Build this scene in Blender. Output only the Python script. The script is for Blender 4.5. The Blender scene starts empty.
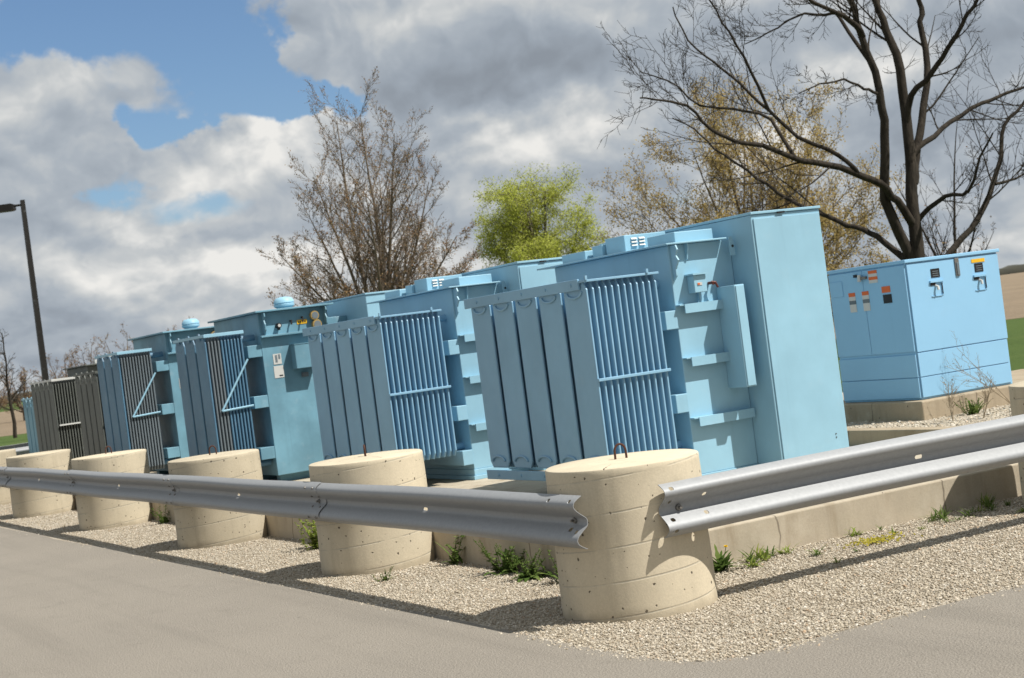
import bpy, bmesh, math, random
import numpy as np
from mathutils import Vector, Matrix

R = math.radians
random.seed(7)
scene = bpy.context.scene
COL = scene.collection

# ------------------------------------------------------------------ helpers
def nodes_of(m):
    m.use_nodes = True
    nt = m.node_tree
    nt.nodes.clear()
    return nt

class NT:
    """small wrapper to write node graphs"""
    def __init__(self, nt): self.nt = nt
    def n(self, typ, **kw):
        nd = self.nt.nodes.new(typ)
        for k, v in kw.items():
            if k.startswith('i_'):
                key = k[2:]
                key = int(key) if key.isdigit() else key.replace('_', ' ')
                self.set(nd, key, v)
            else: setattr(nd, k, v)
        return nd
    def set(self, nd, key, v):
        s = nd.inputs[key]
        if isinstance(v, bpy.types.NodeSocket): self.nt.links.new(v, s)
        else: s.default_value = v
    def math(self, op, a, b=0.0, c=0.0, clamp=False):
        nd = self.nt.nodes.new('ShaderNodeMath'); nd.operation = op; nd.use_clamp = clamp
        self.set(nd, 0, a); self.set(nd, 1, b); self.set(nd, 2, c)
        return nd.outputs[0]
    def vmath(self, op, a, b=(0, 0, 0), out=0):
        nd = self.nt.nodes.new('ShaderNodeVectorMath'); nd.operation = op
        self.set(nd, 0, a); self.set(nd, 1, b)
        return nd.outputs[out]
    def noise(self, vec, scale, detail=4, rough=.55, dist=0.0, out='Fac'):
        nd = self.nt.nodes.new('ShaderNodeTexNoise')
        self.set(nd, 'Vector', vec)
        nd.inputs['Scale'].default_value = scale; nd.inputs['Detail'].default_value = detail
        nd.inputs['Roughness'].default_value = rough; nd.inputs['Distortion'].default_value = dist
        return nd.outputs[out]
    def ramp(self, fac, stops, interp='LINEAR'):
        nd = self.nt.nodes.new('ShaderNodeValToRGB'); cr = nd.color_ramp; cr.interpolation = interp
        while len(cr.elements) < len(stops): cr.elements.new(.5)
        for e, (p, c) in zip(cr.elements, stops):
            e.position = p
            e.color = tuple(c) + (1,) if len(c) == 3 else c
        self.set(nd, 0, fac)
        return nd.outputs[0]
    def step(self, v, lo, hi):
        nd = self.nt.nodes.new('ShaderNodeMapRange'); nd.interpolation_type = 'SMOOTHSTEP'
        self.set(nd, 0, v); self.set(nd, 1, lo); self.set(nd, 2, hi)
        return nd.outputs[0]
    def mix(self, f, a, b, blend='MIX'):
        nd = self.nt.nodes.new('ShaderNodeMix'); nd.data_type = 'RGBA'; nd.blend_type = blend
        self.set(nd, 0, f)
        for k, v in ((6, a), (7, b)):
            self.set(nd, k, v if isinstance(v, bpy.types.NodeSocket) or len(v) == 4 else tuple(v) + (1,))
        return nd.outputs[2]
    def bump(self, h, strength, dist, normal=None):
        nd = self.nt.nodes.new('ShaderNodeBump')
        nd.inputs['Strength'].default_value = strength; nd.inputs['Distance'].default_value = dist
        self.set(nd, 'Height', h)
        if normal is not None: self.set(nd, 'Normal', normal)
        return nd.outputs[0]

def g3(v): return (v, v, v)

def principled(name, build):
    m = bpy.data.materials.new(name)
    nt = nodes_of(m); t = NT(nt)
    out = nt.nodes.new('ShaderNodeOutputMaterial'); b = nt.nodes.new('ShaderNodeBsdfPrincipled')
    nt.links.new(b.outputs[0], out.inputs[0])
    co = nt.nodes.new('ShaderNodeTexCoord').outputs['Object']
    rnd = nt.nodes.new('ShaderNodeObjectInfo').outputs['Random']
    # every object gets its own piece of the pattern
    off = t.vmath('SCALE', (37.1, 17.3, 53.7)); nt.nodes[-1].inputs['Scale'].default_value = 1.0
    t.set(nt.nodes[-1], 'Scale', rnd)
    pv = t.vmath('ADD', co, off)
    build(t, b, co, pv)
    return m

def setb(t, b, **kw):
    for k, v in kw.items():
        k = k.replace('_', ' ')
        if k == 'Base Color' and not isinstance(v, bpy.types.NodeSocket) and len(v) == 3: v = tuple(v) + (1,)
        t.set(b, k, v)

def mul(c, f): return tuple(x * f for x in c)

def paint(name, col, rough=.42, dirt=.25, fade=.15):
    def bld(t, b, co, pv):
        n1 = t.noise(pv, 1.3, 5, .6)
        c = t.mix(t.step(n1, .3, .72), mul(col, 1 - fade), mul(col, 1 + fade * .6))
        chalk = t.step(t.noise(pv, 4.5, 7, .65), .56, .8)
        c = t.mix(t.math('MULTIPLY', chalk, fade * 1.3), c, (.45, .5, .52))
        sv = t.vmath('MULTIPLY', pv, (14, 14, .7))
        streak = t.step(t.noise(sv, 1.0, 5, .6), .55, .8)
        c = t.mix(t.math('MULTIPLY', streak, dirt), c, mul(col, .55))
        spk = t.step(t.noise(pv, 60, 2, .5), .72, .78)
        c = t.mix(t.math('MULTIPLY', spk, dirt * .8), c, (.10, .085, .07))
        bp = t.bump(t.noise(pv, 7, 2, .5), .12, .01)
        bp = t.bump(t.noise(pv, 160, 2, .5), .06, .002, bp)
        r = t.math('ADD', t.math('MULTIPLY', t.noise(pv, 9, 4), .25), rough - .12)
        setb(t, b, Base_Color=c, Roughness=r, Normal=bp)
        b.inputs['Specular IOR Level'].default_value = .35
    return principled(name, bld)

M = {}
M['blue'] = paint('pale_blue_paint', (.27, .475, .60), .45, .16, .09)
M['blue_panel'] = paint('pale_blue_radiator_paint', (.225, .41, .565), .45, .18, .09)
M['old'] = paint('weathered_blue_paint', (.155, .315, .405), .5, .32, .24)
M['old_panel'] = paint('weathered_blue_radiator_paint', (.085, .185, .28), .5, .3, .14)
M['faded'] = paint('faded_primer_paint', (.135, .165, .185), .6, .4, .15)
M['grey'] = paint('dark_grey_paint', (.105, .115, .105), .55, .3, .15)
M['grey_light'] = paint('light_grey_paint', (.55, .56, .54), .5, .2, .1)
M['gen'] = paint('sky_blue_enclosure_paint', (.25, .475, .68), .4, .05, .03)
M['dark'] = paint('dark_bronze_paint', (.013, .011, .010), .5, .2, .1)
M['black'] = paint('black_plastic', (.012, .012, .013), .5, .1, .1)
M['white'] = paint('white_label', (.52, .52, .50), .5, .1, .03)
M['orange'] = paint('orange_label', (.62, .13, .03), .5, .1, .05)
M['yellow'] = paint('yellow_label', (.72, .42, .02), .5, .1, .05)
M['brass'] = paint('brass_rim', (.36, .25, .09), .4, .2, .1)
M['red_brown'] = paint('rusty_red_valve', (.12, .03, .02), .5, .2, .1)

def _rebar(t, b, co, pv):
    c = t.mix(t.noise(pv, 40, 4), (.03, .012, .008), (.10, .035, .018))
    setb(t, b, Base_Color=c, Roughness=.85, Normal=t.bump(t.noise(pv, 90, 3), .5, .003))
M['rebar'] = principled('rusty_rebar', _rebar)

def concrete(name, col, bollard=False, wall=False):
    def bld(t, b, co, pv):
        n1 = t.noise(pv, 1.8, 6, .6)
        c = t.mix(t.step(n1, .3, .7), mul(col, .84), mul(col, 1.08))
        n2 = t.noise(t.vmath('MULTIPLY', pv, (9, 9, .8)), 1.0, 6, .6)
        c = t.mix(t.math('MULTIPLY', t.step(n2, .50, .75), .5), c, mul(col, .58))
        n3 = t.noise(pv, 3.5, 7, .7)
        c = t.mix(t.math('MULTIPLY', t.step(n3, .54, .74), .4), c, mul((col[0] * .72, col[1] * .72, col[2] * .66), 1.0))
        fine = t.noise(pv, 70, 5, .7)
        c = t.mix(.35, c, t.ramp(fine, [(.3, mul(col, .75)), (.7, mul(col, 1.15))]))
        h = t.math('MULTIPLY', fine, .4)
        # air pockets left in the cast face
        vo = t.nt.nodes.new('ShaderNodeTexVoronoi'); vo.inputs['Scale'].default_value = 15 if bollard else 11
        if bollard:
            s0 = t.nt.nodes.new('ShaderNodeSeparateXYZ'); t.nt.links.new(co, s0.inputs[0])
            cb = t.nt.nodes.new('ShaderNodeCombineXYZ')
            t.set(cb, 0, t.math('MULTIPLY', t.math('ARCTAN2', s0.outputs[1], s0.outputs[0]), .476)); t.set(cb, 1, s0.outputs[2])
            vo.voronoi_dimensions = '2D'
            dv = t.vmath('MULTIPLY', t.vmath('SUBTRACT', t.noise(co, 55, 3, out='Color'), (.5, .5, .5)), (.022, .022, 0))
            t.set(vo, 'Vector', t.vmath('ADD', t.vmath('ADD', cb.outputs[0], dv), t.vmath('SUBTRACT', pv, co)))
        else:
            t.set(vo, 'Vector', pv)
        sep = t.nt.nodes.new('ShaderNodeSeparateColor'); t.nt.links.new(vo.outputs['Color'], sep.inputs[0])
        size = t.math('MULTIPLY', t.math('POWER', sep.outputs[0], 4.0), .15 if bollard else .10)
        hole = t.math('SUBTRACT', 1.0, t.step(vo.outputs['Distance'], t.math('MULTIPLY', size, .7), t.math('ADD', size, .012)))
        hole = t.math('MULTIPLY', hole, t.math('GREATER_THAN', sep.outputs[0], .66))
        c = t.mix(t.math('MULTIPLY', hole, .85), c, (.045, .035, .026))
        h = t.math('SUBTRACT', h, t.math('MULTIPLY', hole, 2.0))
        if bollard:
            # spiral seams of the paper tube the column was cast in
            s = t.nt.nodes.new('ShaderNodeSeparateXYZ'); t.nt.links.new(co, s.inputs[0])
            ang = t.math('DIVIDE', t.math('ARCTAN2', s.outputs[1], s.outputs[0]), 2 * math.pi)
            wob = t.math('MULTIPLY', t.math('SUBTRACT', t.noise(co, 5, 3), .5), .03)
            q = t.math('ADD', t.math('SUBTRACT', t.math('DIVIDE', s.outputs[2], .205), ang), wob)
            fr = t.math('ABSOLUTE', t.math('SUBTRACT', t.math('FRACT', q), .5))
            seam = t.math('SUBTRACT', 1.0, t.step(fr, .012, .034))
            seam = t.math('MULTIPLY', seam, t.math('LESS_THAN', s.outputs[2], .895))
            seam = t.math('MULTIPLY', seam, t.step(t.noise(pv, 4, 3), .33, .55))
            c = t.mix(t.math('MULTIPLY', seam, .34), c, (.23, .235, .215))
            h = t.math('SUBTRACT', h, t.math('MULTIPLY', seam, .6))
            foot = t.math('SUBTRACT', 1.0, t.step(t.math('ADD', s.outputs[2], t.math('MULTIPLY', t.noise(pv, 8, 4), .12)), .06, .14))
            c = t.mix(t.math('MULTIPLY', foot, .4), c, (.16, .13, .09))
        if wall:
            s = t.nt.nodes.new('ShaderNodeSeparateXYZ'); t.nt.links.new(co, s.inputs[0])
            lx = t.math('ADD', t.math('ADD', s.outputs[0], s.outputs[1]), t.math('MULTIPLY', t.noise(co, 3, 3), .12))
            fr = t.math('ABSOLUTE', t.math('SUBTRACT', t.math('FRACT', t.math('MULTIPLY', lx, .62)), .5))
            crack = t.math('SUBTRACT', 1.0, t.step(fr, .002, .007))
            c = t.mix(t.math('MULTIPLY', crack, .7), c, (.09, .07, .05))
            st = t.step(t.noise(t.vmath('MULTIPLY', pv, (3.2, 3.2, .6)), 1.0, 5, .65), .5, .72)
            c = t.mix(t.math('MULTIPLY', st, .6), c, (.20, .15, .09))
            c = t.mix(t.math('MULTIPLY', t.step(t.noise(pv, 2.1, 7, .7), .52, .68), .3), c, (.52, .47, .38))
        if bollard:
            tint = t.math('MULTIPLY_ADD', t.nt.nodes['Object Info'].outputs['Random'], .22, .88)
            c = t.vmath('SCALE', c); t.set(t.nt.nodes[-1], 'Scale', tint)
        setb(t, b, Base_Color=c, Roughness=.88, Normal=t.bump(h, .5, .006))
        b.inputs['Specular IOR Level'].default_value = .25
    return principled(name, bld)
M['bollard'] = concrete('cast_concrete', (.515, .45, .335), bollard=True)
M['wall'] = concrete('stained_concrete', (.42, .365, .28), wall=True)
M['kerb'] = concrete('concrete_kerb', (.34, .28, .20), wall=True)

def _galv(t, b, co, pv):
    n = t.noise(pv, 45, 3, .5)
    c = t.ramp(n, [(.3, (.275, .285, .295)), (.7, (.31, .32, .33))])
    st = t.step(t.noise(t.vmath('MULTIPLY', pv, (2.5, 2.5, 30)), 1.0, 5, .6), .5, .75)
    c = t.mix(t.math('MULTIPLY', st, .12), c, (.22, .225, .23))
    dirt = t.step(t.noise(pv, 5, 6, .65), .58, .75)
    c = t.mix(t.math('MULTIPLY', dirt, .18), c, (.20, .185, .16))
    r = t.math('ADD', t.math('MULTIPLY', t.noise(pv, 90, 4), .10), .55)
    setb(t, b, Base_Color=c, Roughness=r, Metallic=.28, Normal=t.bump(t.noise(pv, 120, 3), .05, .002))
M['galv'] = principled('galvanised_steel', _galv)
def _bolt(t, b, co, pv):
    setb(t, b, Base_Color=t.mix(t.noise(pv, 60, 3), (.10, .09, .08), (.3, .29, .27)), Roughness=.5, Metallic=.6)
M['bolt'] = principled('bolt_steel', _bolt)

def _asphalt(t, b, co, pv):
    fine = t.noise(co, 130, 4, .7)
    c = t.ramp(fine, [(.25, (.10, .092, .080)), (.5, (.215, .193, .162)), (.78, (.38, .35, .31))])
    big = t.noise(co, .5, 6, .65)
    c = t.mix(t.math('MULTIPLY', t.step(big, .38, .66), .35), c, (.265, .238, .20))
    patch = t.noise(co, 2.7, 6, .7)
    c = t.mix(t.math('MULTIPLY', t.step(patch, .55, .72), .30), c, (.14, .125, .105))
    # broken, darker edge next to the gravel
    s = t.nt.nodes.new('ShaderNodeSeparateXYZ'); t.nt.links.new(co, s.inputs[0])
    vo = t.nt.nodes.new('ShaderNodeTexVoronoi'); vo.inputs['Scale'].default_value = 75; t.set(vo, 'Vector', co)
    c = t.mix(t.math('MULTIPLY', t.math('SUBTRACT', 1.0, t.step(vo.outputs['Distance'], .1, .5)), .22), c, (.40, .37, .325))
    tyre = t.noise(t.vmath('MULTIPLY', co, (2.2, .12, 1)), 1.0, 5, .6)
    c = t.mix(t.math('MULTIPLY', t.step(tyre, .5, .7), .22), c, (.13, .118, .10))
    oil = t.step(t.noise(co, 1.3, 5, .65), .66, .76)
    c = t.mix(t.math('MULTIPLY', oil, .25), c, (.10, .09, .078))
    spot = t.step(t.noise(co, 9, 2, .5), .74, .78)
    c = t.mix(t.math('MULTIPLY', spot, .5), c, (.09, .078, .06))
    h = t.math('ADD', t.math('MULTIPLY', fine, .7), t.math('MULTIPLY', vo.outputs['Distance'], .8))
    setb(t, b, Base_Color=c, Roughness=.92, Normal=t.bump(h, .8, .008))
    b.inputs['Specular IOR Level'].default_value = .2
M['asphalt'] = principled('worn_asphalt', _asphalt)

def _gbase(t, b, co, pv):
    vo = t.nt.nodes.new('ShaderNodeTexVoronoi'); vo.inputs['Scale'].default_value = 105; t.set(vo, 'Vector', co)
    sep = t.nt.nodes.new('ShaderNodeSeparateColor'); t.nt.links.new(vo.outputs['Color'], sep.inputs[0])
    c = t.ramp(sep.outputs[0], [(.0, (.21, .175, .125)), (.4, (.36, .31, .24)), (.75, (.45, .40, .32)), (1., (.56, .52, .44))])
    c = t.mix(t.math('MULTIPLY', t.step(t.noise(co, 2.2, 5, .6), .45, .7), .45), c, (.23, .175, .11))
    h = t.math('SUBTRACT', 1.0, vo.outputs['Distance'])
    setb(t, b, Base_Color=c, Roughness=.95, Normal=t.bump(h, .9, .008))
M['gravel_base'] = principled('gravel_bed', _gbase)

def _stone(t, b, co, pv):
    geo = t.nt.nodes.new('ShaderNodeNewGeometry')
    c = t.ramp(geo.outputs['Random Per Island'],
               [(.0, (.20, .165, .12)), (.10, (.29, .245, .18)), (.35, (.39, .34, .265)), (.75, (.47, .42, .335)), (.93, (.58, .54, .47)), (1., (.40, .28, .18))])
    c = t.mix(t.math('MULTIPLY', t.step(t.noise(co, 90, 3), .45, .7), .35), c, (.30, .235, .16))
    setb(t, b, Base_Color=c, Roughness=.9)
    b.inputs['Specular IOR Level'].default_value = .25
M['stone'] = principled('limestone_chips', _stone)

def _grass(t, b, co, pv):
    n = t.noise(co, .35, 8, .7)
    c = t.ramp(n, [(.3, (.045, .075, .02)), (.55, (.07, .11, .03)), (.75, (.13, .14, .055))])
    f = t.noise(t.vmath('MULTIPLY', co, (1, 1, 1)), 9, 6, .75)
    c = t.mix(.5, c, t.ramp(f, [(.3, (.03, .055, .014)), (.7, (.11, .16, .045))]))
    setb(t, b, Base_Color=c, Roughness=.95, Normal=t.bump(f, .8, .08))
    b.inputs['Specular IOR Level'].default_value = .1
M['grass'] = principled('spring_grass', _grass)

def _field(t, b, co, pv):
    n = t.noise(co, .06, 8, .7)
    c = t.ramp(n, [(.3, (.15, .11, .068)), (.6, (.22, .165, .105)), (.8, (.27, .215, .14))])
    f = t.noise(t.vmath('MULTIPLY', co, (1, 1, 6)), 1.7, 7, .75)
    c = t.mix(.5, c, t.ramp(f, [(.3, (.11, .08, .048)), (.7, (.28, .215, .14))]))
    setb(t, b, Base_Color=c, Roughness=.95, Normal=t.bump(f, .8, .2))
M['field'] = principled('dry_stubble', _field)
def _farwood(t, b, co, pv):
    c = t.ramp(t.noise(co, .12, 6, .7), [(.3, (.035, .035, .03)), (.6, (.06, .06, .045)), (.8, (.075, .085, .05))])
    setb(t, b, Base_Color=c, Roughness=1.0)
M['farwood'] = principled('far_wood', _farwood)

def bark(name, c0, c1):
    def bld(t, b, co, pv):
        n = t.noise(t.vmath('MULTIPLY', co, (1, 1, .25)), 14, 6, .7)
        c = t.ramp(n, [(.3, c0), (.7, c1)])
        setb(t, b, Base_Color=c, Roughness=.95, Normal=t.bump(n, .8, .03))
        b.inputs['Specular IOR Level'].default_value = .15
    return principled(name, bld)
M['bark_dark'] = bark('dark_grey_bark', (.014, .012, .010), (.058, .048, .037))
M['bark_brown'] = bark('brown_bark', (.075, .058, .044), (.19, .155, .12))
M['bark_tan'] = bark('tan_brown_bark', (.11, .086, .063), (.24, .195, .15))
M['bark_pale'] = bark('pale_bark', (.08, .07, .05), (.17, .15, .11))
def leaf(name, cols, trans=.25):
    m = bpy.data.materials.new(name); nt = nodes_of(m); t = NT(nt)
    geo = nt.nodes.new('ShaderNodeNewGeometry')
    k = len(cols)
    c = t.ramp(geo.outputs['Random Per Island'], [(i / (k - 1), cc) for i, cc in enumerate(cols)])
    d = nt.nodes.new('ShaderNodeBsdfDiffuse'); tr = nt.nodes.new('ShaderNodeBsdfTranslucent')
    nt.links.new(c, d.inputs[0]); nt.links.new(c, tr.inputs[0])
    mx = nt.nodes.new('ShaderNodeMixShader'); mx.inputs[0].default_value = trans
    nt.links.new(d.outputs[0], mx.inputs[1]); nt.links.new(tr.outputs[0], mx.inputs[2])
    out = nt.nodes.new('ShaderNodeOutputMaterial'); nt.links.new(mx.outputs[0], out.inputs[0])
    return m
M['leaf_lime'] = leaf('lime_new_leaf', [(.36, .40, .06), (.47, .51, .10), (.56, .58, .17)], .45)
M['leaf_gold'] = leaf('golden_bud', [(.34, .235, .09), (.45, .34, .13), (.53, .43, .19), (.36, .25, .10)], .5)
M['leaf_rust'] = leaf('rust_dead_leaf', [(.20, .11, .06), (.28, .17, .09), (.30, .24, .12)], .25)
M['weed'] = leaf('weed_leaf', [(.065, .11, .025), (.10, .155, .04), (.16, .20, .06)], .35)
M['weed_lime'] = leaf('pale_weed_leaf', [(.14, .19, .035), (.2, .26, .05), (.24, .25, .07)], .3)
M['petal'] = leaf('yellow_petal', [(.75, .5, .01), (.8, .6, .02)], .2)
M['dry'] = leaf('dry_stem', [(.22, .17, .11), (.34, .28, .2)], .1)

# ---------------------------------------------------------------- mesh tools
class MB:
    """collects shapes in world coordinates, links them as ONE mesh object"""
    def __init__(self): self.v = []; self.f = []; self.mi = []; self.smooth = []
    def add(self, vs, fs, mi=0, smooth=False):
        b = len(self.v)
        self.v += [tuple(p) for p in vs]
        for f in fs:
            self.f.append([i + b for i in f]); self.mi.append(mi); self.smooth.append(smooth)
        return self
    def box(self, x0, x1, y0, y1, z0, z1, bev=0.0, mi=0):
        if bev <= 0:
            vs = [(x, y, z) for z in (z0, z1) for y in (y0, y1) for x in (x0, x1)]
            return self.add(vs, [(0, 2, 3, 1), (4, 5, 7, 6), (0, 1, 5, 4), (2, 6, 7, 3), (0, 4, 6, 2), (1, 3, 7, 5)], mi)
        bm = bmesh.new()
        bmesh.ops.create_cube(bm, size=1)
        for v in bm.verts:
            v.co = Vector(((x0 + x1) / 2 + v.co.x * (x1 - x0), (y0 + y1) / 2 + v.co.y * (y1 - y0), (z0 + z1) / 2 + v.co.z * (z1 - z0)))
        bmesh.ops.bevel(bm, geom=bm.edges[:], offset=bev, segments=2, affect='EDGES', profile=.5)
        self.bm(bm, mi); return self
    def bm(self, bm, mi=0, smooth=False):
        bm.verts.index_update()
        self.add([v.co[:] for v in bm.verts], [[v.index for v in f.verts] for f in bm.faces], mi, smooth)
        bm.free()
    def extrude(self, poly, origin, ux, uy, un, mi=0, smooth=False):
        """poly in (ux,uy) plane at origin, thickness vector un"""
        o, ux, uy, un = map(Vector, (origin, ux, uy, un))
        a = [o + ux * p[0] + uy * p[1] for p in poly]; k = len(a)
        vs = a + [p + un for p in a]
        fs = [tuple(range(k))[::-1], tuple(range(k, 2 * k))] + [(i, (i + 1) % k, k + (i + 1) % k, k + i) for i in range(k)]
        return self.add(vs, fs, mi, smooth)
    def tube(self, pts, rad, n=8, mi=0, cap=True, smooth=True):
        pts = [Vector(p) for p in pts]
        if not hasattr(rad, '__len__'): rad = [rad] * len(pts)
        vs = []; fs = []
        prev = None
        for i, p in enumerate(pts):
            d = (pts[min(i + 1, len(pts) - 1)] - pts[max(i - 1, 0)]).normalized()
            if prev is None:
                a = d.orthogonal().normalized()
            else:
                a = prev - d * prev.dot(d)
                a = a.normalized() if a.length > 1e-5 else d.orthogonal().normalized()
            prev = a
            bb = d.cross(a)
            for k in range(n):
                an = 2 * math.pi * k / n
                vs.append(p + (a * math.cos(an) + bb * math.sin(an)) * rad[i])
        for i in range(len(pts) - 1):
            for k in range(n):
                fs.append((i * n + k, i * n + (k + 1) % n, (i + 1) * n + (k + 1) % n, (i + 1) * n + k))
        if cap:
            fs.append(tuple(range(n))[::-1]); fs.append(tuple(range((len(pts) - 1) * n, len(pts) * n)))
        return self.add(vs, fs, mi, smooth)
    def lathe(self, prof, cx, cy, n=32, mi=0):
        vs = []; fs = []
        for r, z in prof:
            for k in range(n):
                a = 2 * math.pi * k / n
                vs.append((cx + r * math.cos(a), cy + r * math.sin(a), z))
        for i in range(len(prof) - 1):
            for k in range(n):
                fs.append((i * n + k, i * n + (k + 1) % n, (i + 1) * n + (k + 1) % n, (i + 1) * n + k))
        fs.append(tuple(range(n))[::-1]); fs.append(tuple(range((len(prof) - 1) * n, len(prof) * n)))
        return self.add(vs, fs, mi, True)
    def build(self, name, mats, parent=None, loc=None, autosmooth=35):
        base = WORLD[parent.name] if parent is not None else Vector(loc or (0, 0, 0))
        me = bpy.data.meshes.new(name)
        me.from_pydata([(p[0] - base[0], p[1] - base[1], p[2] - base[2]) for p in self.v], [], self.f)
        if not isinstance(mats, (list, tuple)): mats = [mats]
        for m in mats: me.materials.append(m)
        me.polygons.foreach_set('material_index', self.mi)
        me.polygons.foreach_set('use_smooth', self.smooth)
        me.update()
        if any(self.smooth) and autosmooth and len(self.f) < 60000:
            bm = bmesh.new(); bm.from_mesh(me)
            lim = R(autosmooth)
            for e in bm.edges:
                if len(e.link_faces) == 2 and e.calc_face_angle(0) > lim: e.smooth = False
            bm.to_mesh(me); bm.free()
        o = bpy.data.objects.new(name, me); COL.objects.link(o)
        if parent is not None: o.parent = parent
        else: o.location = base
        WORLD[o.name] = base
        return o
WORLD = {}

def tag(o, label=None, cat=None, group=None, kind=None):
    if label: o['label'] = label
    if cat: o['category'] = cat
    if group: o['group'] = group
    if kind: o['kind'] = kind
    return o

def thing(name, label, cat, loc, group=None):
    o = bpy.data.objects.new(name, None); COL.objects.link(o)
    o.location = loc; o.empty_display_size = .2
    WORLD[o.name] = Vector(loc)
    return tag(o, label, cat, group)

KIDS = {}
def copy_tree(o, loc, label=None, parent=None):
    c = o.copy(); COL.objects.link(c)
    if parent is None:
        c.location = loc; WORLD[c.name] = Vector(loc)
        if label: c['label'] = label
    else:
        c.parent = parent; WORLD[c.name] = WORLD[parent.name]
    for ch in [q for q in scene.objects if q.parent == o]:
        copy_tree(ch, loc, None, c)
    return c

# ---------------------------------------------------------------- constants
SLAB = .25
KERB_Z = .40

# ================================================================ SETTING
def sheet(name, pts, z, mat, kind='structure', thick=None):
    m = MB()
    if thick: m.extrude(pts, (0, 0, z - thick), (1, 0, 0), (0, 1, 0), (0, 0, thick))
    else: m.add([(x, y, z) for x, y in pts], [tuple(range(len(pts)))])
    return tag(m.build(name, mat), kind=kind)

sheet('ground', [(-700, -400), (1500, -400), (1500, 1700), (-700, 1700)], -.012, M['grass'])
# stubble field beyond the mown grass, nearer on the right than on the left
fx = Vector((.873, -.488)); fy = Vector((.488, .873)); cam2 = Vector((-5.235, -8.198))
def cw(xc, zc):
    p = cam2 + fx * xc + fy * zc
    return (p.x, p.y)
sheet('field', [cw(-140, 80), cw(-18, 79), cw(18, 57), cw(140, 57), cw(420, 900), cw(-12, 900), cw(-30, 260), cw(-140, 260)], -.004, M['field'])

# asphalt wraps the corner of the gravel strip
EX, EY = -.82, -1.76
road = [(-60, 60), (-60, -60), (60, -60), (60, EY - .1), (2.2, EY - .06)]
rr = .42
k = 10
for i in range(k + 1):
    a = R(-90 - 90 * i / k)
    road.append((EX + rr + rr * math.cos(a) + .02 * math.sin(i * 2.1), EY + rr + rr * math.sin(a) + .02 * math.cos(i * 1.7)))
for i in range(60):
    road.append((EX - .04 * math.sin(i * .9) * (.5 + .5 * math.sin(i * 2.3)) - .004 * i, EY + rr + .15 + i * .55))
road += [(EX - .3, 60)]
sheet('road', road, 0.0, M['asphalt'])
# gravel verge under the guardrail, slightly crowned, on top of the soil
gv = MB()
nx, ny = 70, 130
def gz(x, y):
    return .0
gpts = [(-.9, -1.85), (9.0, -1.9), (9.0, .72), (.42, .72), (.42, 33), (-1.1, 33)]
sheet('gravel_verge', gpts, -.004, M['gravel_base'])
# the slab the transformers stand on and the raised bank beside it
slab = MB()
slab.box(.38, 5.05, .70, 26.0, -.3, SLAB, .012)
tag(slab.build('concrete_slab', M['wall']), kind='structure')
kb = MB(); kb.box(5.05, 5.23, .703, 26.0, -.3, KERB_Z, .012); kb.box(5.23, 13.5, .703, .88, -.3, KERB_Z - .002, .012)
tag(kb.build('kerb', M['kerb']), kind='structure')
sheet('gravel_bank', [(5.2, .86), (13.5, .86), (9.8, 8.2), (5.2, 14)], KERB_Z - .03, M['gravel_base'], thick=.4)
# pavement strip behind the enclosure
sheet('path', [(8.9, 7.6), (14.0, 4.6), (14.6, 5.8), (9.5, 8.8)], KERB_Z - .05, M['kerb'], thick=.4)

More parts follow.
